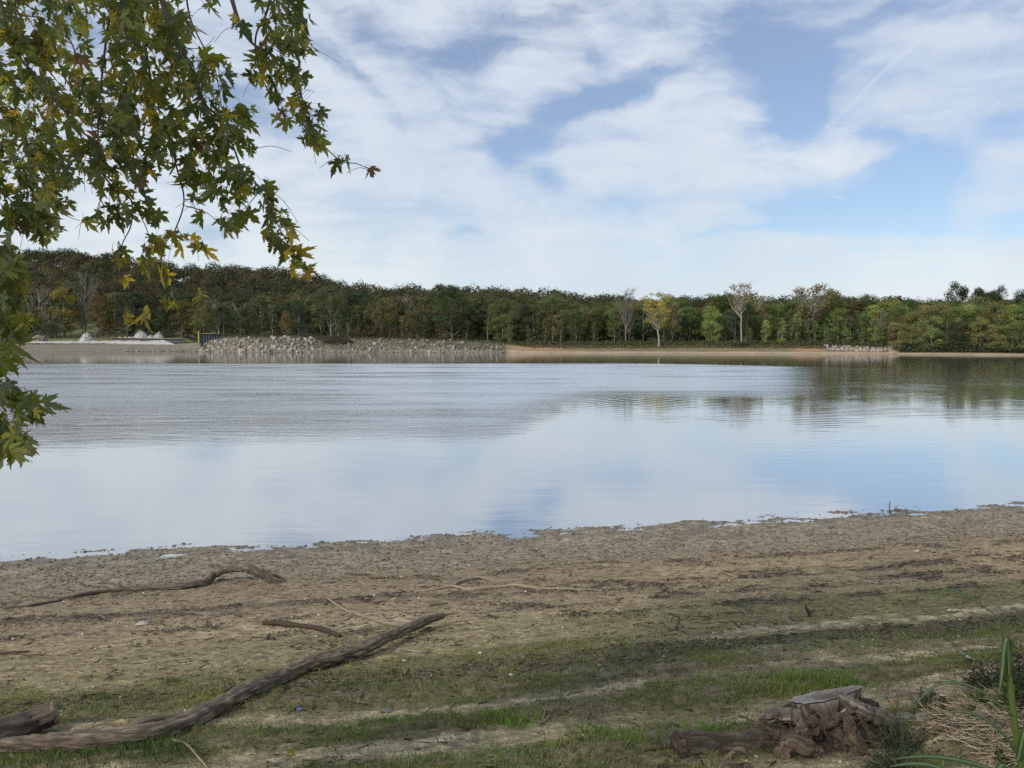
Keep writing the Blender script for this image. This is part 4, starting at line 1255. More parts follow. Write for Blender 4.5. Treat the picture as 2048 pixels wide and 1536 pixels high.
stick("bark_slab", [(528, 1249, 6), (560, 1252, 7), (600, 1256, 6.5), (640, 1262, 6), (680, 1276, 4)], "dark rotten slab of bark on the mud above the long log", (.075, .055, .042), cat="bark", rough=.6, squash=.8)
stick("driftwood_stick", [(-20, 1312, 3), (20, 1309, 3.5), (60, 1304, 2)], "dark short stick poking in from the left edge", dk_wood, "stick", extra=[[(20, 1309, 2), (50, 1311, 1.5)]])
stick("driftwood_stick", [(80, 1334, 1.5), (120, 1334, 1.5), (155, 1332, 1)], "thin straight pale twig on the sand at the left", tan_wood, "stick")
stick("driftwood_stick", [(860, 1213, 1.8), (895, 1207, 1.5)], "small dark twig below the pale forked stick", dk_wood, "stick")
stick("driftwood_stick", [(690, 1149, 2), (718, 1151, 2.5), (742, 1150, 1.5)], "dark twig on the wet mud right of the arched branch", dk_wood, "stick")
stick("driftwood_stick", [(738, 1157, 2.2), (770, 1159, 2.2)], "dark chunk of twig below the wet mud's edge, left of centre", dk_wood, "stick")
stick("driftwood_stick", [(1440, 1142, 1.5, .0), (1455, 1152, 1.5, .02), (1475, 1156, 1.2)], "small bent pale twig on the right part of the mud", tan_wood, "stick")
stick("driftwood_stick", [(1645, 1134, 1.5), (1690, 1136, 1.8), (1710, 1133, 1.2)], "short horizontal twig on the brown mud at the right", old_wood, "stick")
stick("driftwood_stick", [(345, 1492, 2.5, .03), (372, 1503, 2.2, .02), (395, 1520, 2, .01), (420, 1545, 2)], "thin pale twig bending down below the long log", tan_wood, "stick")
stick("driftwood_stick", [(1290, 1506, 3), (1340, 1498, 3), (1356, 1494, 3)], "dark straight stick against the sawn end of the stump's root", dk_wood, "stick")
stick("driftwood_stick", [(1040, 1440, 2), (1080, 1447, 2.5), (1098, 1440, 2, .02)], "grey twig with a small fork in the grass band", old_wood, "stick", extra=[[(1085, 1446, 2, .01), (1092, 1425, 1.5, .05)]])
stick("driftwood_stick", [(810, 1300, 2), (840, 1307, 2.2), (862, 1304, 1.5)], "pale bark fragment in the dark litter right of the long log", (.30, .27, .22), "bark")

# small standing snags
def snag(rows, label, col, extra=()):
    b = gpt(rows[0][0], rows[0][1]); Y = b[1]
    P = np.array([[*P3(px, py, Y), r * Y / F] for px, py, r in rows]); P = smooth_path(P, 5); P[0, 2] -= .03
    g = Geo(); tube(g, P[:, :3], P[:, 3], 8, col=col, rough=.25, rs=20, seed=1.1)
    o = link("snag", g.mesh("snag"), wood_mat); tag(o, label, "snag")
    for ex in extra:
        P = np.array([[*P3(px, py, Y + dy), r * Y / F] for px, py, r, dy in ex]); P = smooth_path(P, 5); g = Geo()
        tube(g, P[:, :3], P[:, 3], 6, col=col, rough=.2, rs=20); link("side_branch", g.mesh("side"), wood_mat, o)


snag([(1574, 1247, 5), (1571, 1236, 5.5), (1573, 1224, 4.5), (1572, 1216, 3)], "pale upright snag, left of the two short stubs on the mossy sand", (.42, .35, .26))
snag([(1620, 1234, 3), (1618, 1225, 4), (1613, 1217, 3.5), (1610, 1211, 2)], "dark upright snag, right of the two short stubs on the mossy sand", dk_wood, [[(1618, 1226, 2.5, 0), (1626, 1222, 2, .02), (1629, 1219, 1, .03)]])
snag([(1347, 1262, 2.5), (1353, 1253, 3), (1358, 1244, 3), (1357, 1233, 3.5), (1348, 1230, 3), (1338, 1226, 2)], "crooked hooked root standing on the moss in the middle right", old_wood, [[(1350, 1231, 2.2, 0), (1343, 1238, 2, -.02), (1345, 1243, 1, -.03)]])

# twig standing in the water at the right
g = Geo(); b = P3(1780, 1028, 16.3); b[2] = -.02
for rows in ([(1781, 1028, 1.3), (1779, 1014, 1.1), (1780, 1002, .6)], [(1780, 1024, 1), (1792, 1019, .9), (1800, 1022, .5)], [(1786, 1022, .9), (1796, 1010, .5)], [(1790, 1024, .9), (1815, 1021, .6)]):
    P = np.array([[*P3(px, py, 15.6), r * 15.6 / F] for px, py, r in rows]); P = smooth_path(P, 4); tube(g, P[:, :3], P[:, 3], 5, col=dk_wood)
tag(link("drowned_twig", g.mesh("twig"), wood_mat), "dark branching twig sticking out of the water near the right shore", "twig")

# ------------------------------------------------------------------ the uprooted stump
stump_mat = tinted("stump wood", noise_scale=60, amt=.8, bs=1.0, bd=.025)
SB = (.110, .088, .070); SD = (.055, .043, .035); SG = (.22, .20, .18)
sc_ = gpt(1640, 1500)
stump = empty("tree_stump", (sc_[0], 4.85, float(base_h(sc_[0], 4.85))))
tag(stump, "gnarled uprooted stump with a grey sawn top in the lower right", "tree stump")
DC = P3(1636, 1394, 4.86); R0 = .185
ns, nr = 96, 34
th = np.linspace(0, 2 * pi, ns, endpoint=False)
nrm = Vector((-.20, .16, 1)).normalized(); ux = Vector((1, 0, .20)).normalized(); uy = nrm.cross(ux)
ux = np.array(ux); uy = np.array(uy)
gz = float(base_h(DC[0], DC[1])) - .12
V = []; C = []
for i in range(nr):
    f = i / (nr - 1)
    fl = .5 + .5 * np.sin(th * 5 + 1.2 + f * 1.1) * np.sin(th * 2 + .4); fl2 = fbm(np.cos(th) * 3 + 5, np.sin(th) * 3, 0 * th + f * 2.2, 4, .6)
    r = R0 * (1 + .95 * f ** 1.5) * (1 - .38 * min(f * 5, 1) * (1 - fl) - .55 * min(f * 4, 1) * np.abs(fl2 - .5) * 2)
    r *= (1 + .10 * np.sin(3 * th + 1) + .22 * (fbm(np.cos(th) * 5, np.sin(th) * 5, o=3) - .5))
    top = DC + ux * (np.cos(th) * r)[:, None] * (1.12 + .1 * f) + uy * (np.sin(th) * r)[:, None] * (.48 + .75 * min(1, f * 2))
    top = top + (nrm[2] * 0)
    z = top[:, 2] * (1 - f) + gz * f + .010 * (fbm(np.cos(th) * 6, np.sin(th) * 6, o=3) - .5) * (f < .01)
    V.append(np.column_stack([top[:, 0] + .03 * f, top[:, 1] - .10 * f, z]))
    rim = np.clip(1 - f * 9, 0, 1)
    cc = np.array(SB)[None] * (1 - rim) + np.array(SG)[None] * rim
    cc = cc * (.55 + .9 * fbm(th * 3, 0 * th + f * 6, o=3))[:, None]
    C.append(cc)
V = np.array(V); g = Geo()
i = np.arange(nr - 1)[:, None] * ns; j = np.arange(ns)[None]; j2 = (j + 1) % ns
gr = np.stack([np.cos(th)[None] * .25 + 0 * V[..., 2], np.sin(th)[None] * .25 + 0 * V[..., 2], V[..., 2] * .15], -1)
g.add(V.reshape(-1, 3), quads=np.stack([i + j, i + ns + j, i + ns + j2, i + j2], -1).reshape(-1, 4), col=np.array(C).reshape(-1, 3), grain=gr.reshape(-1, 3))
link("body", g.mesh("stump body"), stump_mat, stump)
# the weathered cut face
rings = [1, .86, .7, .52, .34, .16, .01]; VV = []; CCc = []
for k, f in enumerate(rings):
    p = (V[0] - DC) * f + DC; p[:, 2] += .006 + (.016 * (fbm(p[:, 0] * 30, p[:, 1] * 30, o=3) - .5) - .02 * np.exp(-((p[:, 0] - DC[0] - .03) ** 2 + (p[:, 1] - DC[1]) ** 2) / .006)) * (f < .99)
    VV.append(p); mm = np.exp(-((p[:, 0] - DC[0] - .03) ** 2 / .010 + (p[:, 1] - DC[1]) ** 2 / .003))[:, None]
    CCc.append((np.array([.27, .26, .25])[None] * (1 - mm) + np.array([.12, .09, .07])[None] * mm) * (.55 + .9 * fbm(p[:, 0] * 25, p[:, 1] * 60, o=3))[:, None])
VV = np.array(VV); g = Geo(); i = np.arange(len(rings) - 1)[:, None] * ns
g.add(VV.reshape(-1, 3), quads=np.stack([i + j, i + j2, i + ns + j2, i + ns + j], -1).reshape(-1, 4), col=np.array(CCc).reshape(-1, 3))
link("cut_top", g.mesh("cut top"), stump_mat, stump)


def root(rows, col=SB, seg=20, rough=.36, nm="root", capcol=None, n=9, squash=1.0, cap=True, jit=1.0):
    P = np.array([[*P3(px, py, Y), r * Y / F] for px, py, Y, r in rows]); P = smooth_path(P, n)
    kk = np.arange(len(P)) * .42 + rows[0][0]; mid_ = np.sin(np.linspace(0, pi, len(P))) ** .5
    for ax in range(3): P[:, ax] += (fbm(kk, kk * 0 + ax * 7.7, o=3) - .5) * P[:, 3] * .8 * jit * mid_
    P[:, 3] *= (1 - .16 * jit) + .34 * jit * fbm(kk * 1.3 + 40, kk * 0, o=2)
    if capcol is None and cap: P[:2, 3] *= [.35, .75]; P[-2:, 3] *= [.75, .35]
    g = Geo(); tube(g, P[:, :3], P[:, 3], seg, col=col, rough=rough, rs=22, seed=rows[0][0] * .01, capcol=capcol, squash=squash, cap=cap)
    o = link(nm, g.mesh(nm), stump_mat, stump)
    return P


Pq = root([(1368, 1483, 4.62, 29), (1400, 1480, 4.64, 27), (1440, 1482, 4.66, 26), (1490, 1482, 4.7, 27), (1540, 1475, 4.76, 26), (1600, 1468, 4.84, 22)], (.13, .105, .082), 28, .16, cap=False, jit=.25)
T = Pq[0, :3] - Pq[1, :3]; T /= np.linalg.norm(T); g = Geo()
tube(g, [Pq[0, :3] - T * .02, Pq[0, :3] + T * .012, Pq[0, :3] + T * .004, Pq[0, :3] - T * .03], [Pq[0, 3] * 1.0, Pq[0, 3] * 1.03, Pq[0, 3] * .86, Pq[0, 3] * .35], 28, col=(.13, .10, .08), rough=.1, rs=20, capcol=(.20, .12, .08)); link("sawn_end", g.mesh("sawn end"), stump_mat, stump)
root([(1332, 1517, 4.4, 7), (1360, 1524, 4.4, 11), (1400, 1532, 4.4, 13), (1450, 1534, 4.42, 13), (1500, 1528, 4.45, 14), (1560, 1526, 4.5, 16), (1600, 1512, 4.6, 15)])
root([(1455, 1528, 4.36, 13), (1480, 1526, 4.37, 14), (1503, 1526, 4.38, 14)], (.12, .09, .07), 16, .12, nm="root_stub", capcol=(.2, .15, .11))
root([(1515, 1433, 4.80, 7), (1540, 1424, 4.80, 11), (1566, 1423, 4.78, 12), (1592, 1437, 4.74, 13), (1615, 1455, 4.7, 15), (1632, 1478, 4.7, 15)], (.22, .19, .16), 20, .3)
root([(1508, 1440, 4.84, 12), (1545, 1452, 4.82, 17), (1590, 1470, 4.82, 16), (1620, 1480, 4.84, 14)], (.14, .105, .075), 20, .3, squash=.8)
root([(1662, 1392, 4.82, 9), (1682, 1406, 4.72, 11), (1705, 1420, 4.68, 13), (1735, 1430, 4.68, 13), (1765, 1442, 4.7, 11), (1790, 1462, 4.75, 9), (1800, 1490, 4.8, 5)], (.23, .20, .17), 20, .36)
root([(1672, 1422, 4.58, 8), (1682, 1440, 4.56, 10), (1687, 1462, 4.54, 13), (1698, 1482, 4.52, 17), (1702, 1505, 4.5, 18), (1690, 1524, 4.48, 14), (1650, 1534, 4.44, 11), (1610, 1545, 4.4, 10)], (.15, .115, .085), 22, .34, capcol=(.42, .38, .33))
root([(1555, 1512, 4.5, 13), (1562, 1490, 4.5, 14), (1578, 1478, 4.5, 14), (1602, 1482, 4.5, 14), (1622, 1495, 4.52, 15), (1636, 1514, 4.55, 14)], (.17, .13, .095), 20, .3)
root([(1525, 1512, 4.44, 12), (1545, 1522, 4.42, 14), (1562, 1534, 4.4, 11), (1590, 1545, 4.38, 9), (1640, 1533, 4.42, 8), (1690, 1516, 4.5, 7)], (.15, .115, .085), 18, .3)
root([(1560, 1470, 4.7, 9), (1585, 1462, 4.66, 11), (1625, 1452, 4.64, 10), (1655, 1440, 4.66, 10), (1668, 1425, 4.7, 7)], (.16, .125, .095), 16, .4)
root([(1700, 1430, 4.78, 26), (1735, 1455, 4.78, 30), (1765, 1480, 4.8, 24), (1790, 1505, 4.8, 14)], SD, 24, .45)
root([(1650, 1470, 4.66, 18), (1665, 1490, 4.62, 20), (1660, 1510, 4.58, 18)], SD, 22, .5)
root([(1590, 1440, 4.86, 16), (1570, 1448, 4.9, 18), (1540, 1458, 4.95, 16)], SD, 18, .5)
root([(1600, 1412, 4.70, 8), (1608, 1430, 4.64, 11), (1618, 1450, 4.6, 10), (1628, 1470, 4.6, 6)], (.12, .09, .07), 14, .4)
root([(1500, 1500, 4.52, 4), (1480, 1487, 4.5, 4.5), (1450, 1507, 4.46, 3)], (.22, .17, .12), 8, .2, nm="rootlet")
root([(1715, 1490, 4.46, 6), (1728, 1496, 4.42, 5), (1736, 1502, 4.4, 3)], (.17, .13, .10), 8, .3, nm="rootlet")
rgq = np.random.default_rng(78)
for k in range(22):
    px = rgq.uniform(1480, 1770); py = np.interp(px, [1480, 1560, 1640, 1700, 1770], [1475, 1450, 1440, 1440, 1470]) + rgq.uniform(5, 70); Y = rgq.uniform(4.62, 4.85)
    dx = rgq.normal() * 45; dy = rgq.normal() * 22
    root([(px - dx, py - dy, Y + .05, rgq.uniform(3, 8)), (px + rgq.normal() * 8, py + rgq.normal() * 8, Y, rgq.uniform(6, 14)), (px + dx, py + dy, Y + rgq.uniform(-.08, .05), rgq.uniform(3, 9))], np.array([.10, .08, .062]) * rgq.uniform(.6, 1.4), 14, .45)
v = IV3 * [.44, .20, .26]; v = v * (1 + .9 * (fbm(v[:, 0] * 9, v[:, 1] * 9, v[:, 2] * 9, 4, .6) - .5))[:, None]
g = Geo(); g.add(v + P3(1650, 1478, 4.98), tris=IF3, col=np.array([.075, .055, .040])[None] * (.5 + fbm(v[:, 0] * 20, v[:, 1] * 20, v[:, 2] * 20, 3))[:, None]); link("root_mass", g.mesh("root mass"), stump_mat, stump)
v = IV3 * [.34, .13, .13]; v = v * (1 + 1.0 * (fbm(v[:, 0] * 11 + 5, v[:, 1] * 11, v[:, 2] * 11, 4, .6) - .5))[:, None]
g = Geo(); g.add(v + P3(1625, 1512, 4.62), tris=IF3, col=np.array([.070, .053, .040])[None] * (.5 + fbm(v[:, 0] * 20, v[:, 1] * 20, v[:, 2] * 20, 3))[:, None]); link("root_mass", g.mesh("lower root mass"), stump_mat, stump)
rgr = np.random.default_rng(77); g = Geo()
for k in range(120):                                       # hair roots and fibres
    px = rgr.uniform(1450, 1770); py = np.interp(px, [1450, 1560, 1700, 1770], [1445, 1440, 1440, 1465]) + rgr.uniform(0, 70); Y = rgr.uniform(4.5, 4.62)
    a = P3(px, py, Y); d = rgr.normal(size=3) * [.06, .03, .05]
    tube(g, smooth_path([a, a + d, a + d * 1.8 + rgr.normal(size=3) * .02 + [0, 0, -.02]], 3), np.linspace(.0024, .0008, 7) * rgr.uniform(.6, 1.6), 4, col=np.array([.13, .095, .07]) * rgr.uniform(.5, 1.6), cap=False)
o = link("hair_roots", g.mesh("hair roots"), stump_mat, stump); o["kind"] = "stuff"

stump.scale = (1.07, 1.07, 1.2)
stump.location.y -= .07
# ------------------------------------------------------------------ stones and bits on the beach
def stone(px, py, r, label, col, seed, name="stone", cat="stone", flat=.7, V_=None):
    q = gpt(px, py); R = r * q[1] / F
    g = Geo(); v = rock_shape(seed, IV3, .5); v = v * (1 + .08 * (fbm(v[:, 0] * 6, v[:, 1] * 6, v[:, 2] * 6, 3) - .5))[:, None]
    g.add(v * R * [1, 1, flat], tris=IF3, col=np.asarray(col)[None] * (.7 + .6 * fbm(v[:, 0] * 4, v[:, 1] * 4, v[:, 2] * 4, 3))[:, None], grain=v * R)
    o = link(name, g.mesh(name), wood_mat); o.location = (q[0], q[1], q[2] + R * flat * .35); tag(o, label, cat); return o


stone(1833, 1103, 6, "pale tan stone alone on the far right of the mud", (.50, .42, .30), 11)
stone(1925, 1418, 22, "rounded tan rock beside the small stake on the straw mound", (.24, .20, .15), 12)
stone(1815, 1440, 22, "grey rock between the stump and the straw mound", (.24, .23, .21), 13)
stone(1850, 1442, 18, "pale grey rock touching the straw mound's foot", (.33, .30, .26), 14)
stone(1835, 1458, 9, "small whitish stone at the foot of the grey rocks", (.46, .43, .38), 15)
stone(845, 1362, 9, "pale half-buried stone in the dark litter right of the long log", (.30, .28, .25), 16)
stone(775, 1423, 12, "grey flat stone in the lower grass band", (.20, .20, .19), 17, flat=.5)
stone(798, 1436, 7, "whitish small stone just below the grey flat stone", (.45, .42, .37), 18)
stone(1455, 1293, 10, "brown stone in the dark drift line right of centre", (.24, .20, .15), 19)
stone(1160, 1183, 4, "small pale pebble at the end of the forked stick", (.42, .38, .32), 20)
stone(1768, 1323, 5, "small pale stone on the grass at the right", (.42, .38, .32), 22)
stone(1900, 1222, 7, "white blocky chunk on the sand at the right", (.58, .54, .46), 21, flat=.6)
stone(1945, 1345, 7, "small whitish stone beside the leafy bush", (.45, .40, .32), 23)
stone(530, 1360, 4, "tiny white chip above the long log", (.80, .80, .80), 24, "chip", "chip")
stone(508, 1366, 4, "faint white scrap left of the tiny white chip", (.60, .60, .58), 25, "chip", "chip", flat=.2)
stone(945, 1341, 5, "white fleck in the dark drift line at the centre", (.58, .58, .56), 26, "chip", "chip", flat=.4)
stone(938, 1131, 2.5, "tiny white chip on the wet mud at the centre", (.70, .68, .64), 27, "chip", "chip")
q = gpt(286, 1249); g = Geo(); s0 = .075
V = [(-s0, -.06, 0), (s0 * .9, -.055, .004), (s0, .06, .012), (-s0 * .8, .06, .006)]; V += [(a, b, c - .006) for a, b, c in V]
g.add(V, quads=[(0, 1, 2, 3), (7, 6, 5, 4), (0, 4, 5, 1), (1, 5, 6, 2), (2, 6, 7, 3), (3, 7, 4, 0)], col=(.42, .38, .33))
o = link("cardboard_scrap", g.mesh("scrap", smooth=False), wood_mat); o.location = (q[0], q[1], q[2] + .016); tag(o, "flat pale square scrap on the mud at the left", "scrap")
# white torn plastic by the bush
q = gpt(1935, 1325); g = Geo(); uu_, vv2 = np.meshgrid(np.linspace(-1, 1, 14), np.linspace(-1, 1, 10), indexing="ij")
g.add(np.stack([uu_ * .05, vv2 * .03, .035 * fbm(uu_ * 3, vv2 * 3, o=2) + .01 - .03 * uu_], -1).reshape(-1, 3), quads=grid_faces(14, 10), col=(.62, .62, .66))
o = link("plastic_scrap", g.mesh("plastic"), wood_mat); o.location = (q[0], q[1], q[2] + .02); tag(o, "crumpled white scrap beside the leafy bush", "scrap")
# small stake with a pale top
g = Geo(); b = gpt(1885, 1432); Y = b[1]
P = smooth_path(np.array([[*P3(1884, 1440, Y), .028], [*P3(1886, 1410, Y), .022], [*P3(1885, 1390, Y), .020]]), 4); tube(g, P[:, :3], P[:, 3], 12, col=(.17, .14, .11), rough=.15, rs=30, capcol=(.5, .46, .4))
tag(link("wooden_stake", g.mesh("stake"), wood_mat), "short wooden stake with a pale top beside the tan rock", "stake")
# root knuckle on the mound
g = Geo(); b = gpt(1880, 1470); Y = b[1]
P = smooth_path(np.array([[*P3(1800, 1512, Y - .12), .012], [*P3(1850, 1485, Y - .05), .022], [*P3(1870, 1462, Y), .034], [*P3(1895, 1450, Y + .02), .036], [*P3(1925, 1448, Y + .05), .018]]), 8); tube(g, P[:, :3], P[:, 3], 16, col=(.19, .145, .10), rough=.4, rs=24)
tag(link("exposed_root", g.mesh("root"), stump_mat), "exposed brown root crossing the straw mound", "root")

# ------------------------------------------------------------------ maple leaf shape
HALF = [(.02, 0), (.10, -.06), (.30, -.08), (.40, -.02), (.30, .04), (.33, .09), (.22, .12), (.17, .17), (.34, .22), (.47, .25), (.44, .31), (.66, .50), (.50, .47), (.50, .56), (.38, .49), (.27, .44), (.14, .38), (.15, .50), (.25, .62), (.17, .63), (.21, .77), (.12, .76), (.07, .88), (0, 1.04)]
OUTL = HALF + [(-a, b) for a, b in HALF[-2::-1]]
LP = np.array([(0, .30)] + OUTL); LN = len(LP)
LT = np.array([(0, i, i + 1 if i + 1 < LN else 1) for i in range(1, LN)])


def leaf_mass(g, pos, tip, nrm, size, col, rg):
    """many lobed leaves; pos = stalk end, tip = direction of the middle lobe, nrm = face normal"""
    n = len(pos)
    tip = tip / np.linalg.norm(tip, axis=1)[:, None]
    nrm = nrm - tip * (nrm * tip).sum(1)[:, None]; nrm /= np.linalg.norm(nrm, axis=1)[:, None] + 1e-9
    sd = np.cross(tip, nrm)
    fold = rg.uniform(-.1, 1.3, (n, 1)); curl = rg.normal(size=(n, 1)) * .5 + .2; tw = rg.normal(size=(n, 1)) * .3
    lx = LP[None, :, 0] * rg.uniform(.8, 1.1, (n, 1)); ly = LP[None, :, 1] + 0 * lx
    wav = rg.normal(size=(n, LN)) * .025
    lz = -fold * np.abs(lx) - curl * ly ** 2 + tw * lx * ly + wav
    lxx = lx * np.cos(fold * .6)
    V = pos[:, None] + size[:, None, None] * (lxx[..., None] * sd[:, None] + ly[..., None] * tip[:, None] + lz[..., None] * nrm[:, None])
    vein = 1 + .25 * rg.normal(size=(n, LN, 1)) * .4
    c = col[:, None] * vein
    g.add(V.reshape(-1, 3), tris=(LT[None] + LN * np.arange(n)[:, None, None]).reshape(-1, 3), col=np.clip(c, .003, 1).reshape(-1, 3))


mapleaf = bpy.data.materials.new("maple leaves"); mapleaf.use_nodes = True
t = NT(mapleaf.node_tree); t.n.clear(); out = t.new("ShaderNodeOutputMaterial")
gmn = t.new("ShaderNodeNewGeometry")
c0 = attr(t, "tint"); c1 = t.mix(.45, t.mix(1.0, c0, (1.5, 1.5, 1.6, 1), "MULTIPLY"), (.20, .23, .20, 1))
cc = t.mix(gmn.outputs["Backfacing"], c0, c1)
nn = t.noise(gmn.outputs["Position"], 60, 4, .6); fq = t.m("ADD", .7, t.m("MULTIPLY", nn, .6)); cc = t.mix(1.0, cc, t.comb(fq, fq, fq), "MULTIPLY")
pb = t.new("ShaderNodeBsdfPrincipled"); pb.inputs["Roughness"].default_value = .45; pb.inputs["Specular IOR Level"].default_value = .35
t.l.new(cc, pb.inputs["Base Color"]); tr = t.new("ShaderNodeBsdfTranslucent"); t.l.new(t.mix(1.0, c0, (1.7, 1.6, .6, 1), "MULTIPLY"), tr.inputs[0])
mx = t.new("ShaderNodeMixShader"); mx.inputs[0].default_value = .55; t.l.new(pb.outputs[0], mx.inputs[1]); t.l.new(tr.outputs[0], mx.inputs[2]); t.l.new(mx.outputs[0], out.inputs[0])
twig_mat = tinted("maple bark", noise_scale=30, amt=.3, bs=.6, bd=.01)

# ------------------------------------------------------------------ the overhanging maple
maple = empty("maple_tree", (-5.2, .2, 2.0))
tag(maple, "large silver maple whose drooping leafy branches hang over the view from the upper left", "tree")
BK = (.085, .075, .065)
TR = [(-5.2, .2, 1.7), (-5.1, .15, 3.6), (-4.95, .0, 5.6), (-4.7, -.2, 8.0), (-4.9, -.6, 10.5), (-4.8, -1, 13)]
g = Geo(); P = smooth_path(TR, 8); tube(g, P, np.interp(np.linspace(0, 1, len(P)), [0, .08, .5, 1], [.55, .40, .27, .06]), 28, col=(.19, .17, .15), rough=.18, rs=14)
link("trunk", g.mesh("maple trunk"), twig_mat, maple)
# branches: (column,row,distance) photo points of the visible ends; they start at limbs above the frame
BR = [
    [(430, -140, 4.2), (470, 20, 4.15), (500, 82, 4.1), (545, 110, 4.05), (585, 150, 4.0), (605, 200, 3.95), (620, 262, 3.9), (648, 292, 3.85), (682, 322, 3.85), (712, 327, 3.8), (738, 338, 3.8)],
    [(570, -120, 4.3), (535, 20, 4.25), (512, 70, 4.2), (515, 125, 4.15), (535, 180, 4.1), (560, 220, 4.05), (575, 232, 4.0)],
    [(280, -150, 3.9), (338, 45, 3.85), (365, 100, 3.8), (392, 158, 3.75), (410, 208, 3.7), (435, 232, 3.7), (462, 282, 3.65), (484, 338, 3.6), (506, 358, 3.6), (535, 405, 3.55), (562, 462, 3.5), (600, 525, 3.5), (622, 545, 3.5)],
    [(260, -130, 4.3), (286, 70, 4.2), (300, 150, 4.15), (308, 220, 4.1), (335, 262, 4.05), (352, 330, 4.0), (368, 400, 4.0), (350, 460, 3.95), (330, 490, 3.9), (318, 560, 3.9), (330, 585, 3.9)],
    [(240, -100, 3.6), (215, 60, 3.6), (203, 160, 3.55), (196, 235, 3.5), (198, 320, 3.5), (202, 400, 3.45), (235, 430, 3.4)],
    [(-20, -60, 3.8), (30, 95, 3.7), (70, 150, 3.65), (105, 195, 3.6), (150, 250, 3.6), (190, 330, 3.55), (250, 385, 3.5), (290, 450, 3.45), (310, 520, 3.4)],
    [(230, 380, 3.45), (262, 400, 3.42), (262, 450, 3.4), (244, 490, 3.38), (234, 545, 3.36), (246, 592, 3.35), (270, 612, 3.33)],
    [(-120, 120, 4.4), (-20, 200, 4.3), (40, 270, 4.2), (80, 340, 4.15), (110, 400, 4.1), (112, 430, 4.1)],
    [(-150, 330, 3.2), (-40, 350, 3.15), (20, 400, 3.1), (40, 440, 3.1)],
    [(-160, 480, 2.9), (-50, 530, 2.85), (0, 580, 2.8), (22, 640, 2.8), (10, 690, 2.8)],
    [(-160, 650, 2.9), (-60, 730, 2.85), (0, 770, 2.8), (40, 800, 2.8), (75, 815, 2.8)],
    [(-140, 780, 2.85), (-40, 820, 2.8), (10, 850, 2.78), (40, 885, 2.75)],
    [(60, -120, 4.5), (90, 0, 4.4), (130, 60, 4.35), (160, 130, 4.3), (175, 200, 4.3), (150, 290, 4.2)],
    [(360, -120, 4.6), (375, 10, 4.5), (390, 60, 4.5), (430, 140, 4.4), (445, 220, 4.3), (470, 250, 4.3)],
]
CL = [(60, 40, 85, 60, 80), (150, 30, 45, 45, 34), (40, 130, 70, 60, 60), (130, 110, 50, 50, 34), (60, 220, 75, 60, 70), (155, 180, 35, 60, 38), (140, 250, 45, 50, 30), (45, 310, 60, 55, 52), (110, 330, 55, 50, 38), (50, 390, 50, 50, 40), (165, 330, 40, 50, 26), (60, 445, 40, 30, 20), (110, 400, 35, 45, 22), (110, 455, 16, 25, 6), (20, 450, 30, 30, 14),
      (245, 20, 40, 40, 32), (310, 20, 60, 40, 48), (345, 60, 35, 40, 26), (255, 80, 35, 50, 30), (300, 90, 45, 50, 38), (340, 120, 30, 40, 16), (235, 135, 30, 40, 16), (280, 180, 50, 50, 42), (230, 210, 40, 45, 32), (300, 250, 60, 45, 42), (225, 270, 40, 45, 30), (345, 190, 35, 50, 22), (400, 140, 35, 25, 20), (440, 155, 25, 40, 16), (395, 195, 38, 38, 28), (440, 255, 50, 35, 34), (480, 235, 25, 25, 12), (470, 280, 25, 25, 12), (350, 300, 45, 50, 30), (270, 330, 50, 45, 36), (210, 350, 30, 55, 22), (390, 330, 35, 50, 24), (425, 305, 30, 30, 14), (505, 305, 12, 12, 3), (480, 350, 28, 24, 12), (450, 385, 35, 38, 18), (500, 370, 22, 22, 8), (545, 385, 12, 14, 3),
      (375, 380, 25, 40, 14), (250, 410, 35, 45, 18), (470, 435, 22, 25, 12), (445, 455, 15, 12, 4), (540, 415, 25, 30, 10), (560, 460, 25, 35, 16), (535, 475, 15, 20, 6), (580, 500, 18, 22, 7), (590, 535, 14, 18, 5), (620, 545, 6, 8, 1), (290, 440, 35, 30, 10), (345, 485, 45, 18, 12), (300, 505, 30, 25, 10), (235, 515, 18, 15, 5), (400, 500, 18, 12, 4), (330, 540, 22, 20, 6), (285, 540, 18, 18, 5), (245, 560, 12, 14, 3), (270, 630, 24, 18, 4), (248, 625, 8, 10, 1), (345, 598, 22, 16, 4), (398, 585, 14, 14, 3), (200, 440, 16, 18, 5), (395, 425, 14, 20, 4), (172, 445, 8, 8, 1),
      (545, 5, 45, 25, 18), (600, 25, 25, 40, 12), (580, 60, 38, 32, 22), (535, 70, 20, 30, 9), (560, 105, 45, 35, 32), (610, 100, 20, 16, 6), (545, 145, 32, 28, 18), (590, 150, 25, 28, 14), (512, 165, 14, 16, 3), (545, 190, 14, 20, 5), (600, 200, 20, 22, 8), (572, 235, 20, 16, 6), (625, 232, 22, 20, 9), (620, 265, 26, 24, 15), (640, 285, 15, 15, 6), (690, 325, 22, 8, 4), (742, 343, 3, 3, 1), (470, 60, 14, 22, 3), (432, 8, 14, 8, 2), (180, 35, 12, 12, 2), (415, 20, 10, 10, 1),
      (15, 520, 30, 35, 16), (25, 570, 28, 38, 20), (5, 620, 30, 40, 18), (25, 650, 24, 35, 14), (8, 695, 12, 10, 4), (2, 745, 10, 22, 5), (15, 790, 30, 22, 14), (60, 810, 24, 14, 8), (50, 835, 25, 14, 7), (10, 845, 28, 25, 14), (30, 885, 30, 20, 12), (15, 905, 25, 14, 6), (-60, 560, 60, 80, 40), (-60, 800, 50, 80, 40), (-70, 300, 70, 200, 90)]
rg = np.random.default_rng(5)
bpath = []
for b in BR:
    P = np.array([P3(*q) for q in b]); bpath.append(smooth_path(P, 6))
leafsets = [[] for _ in BR]
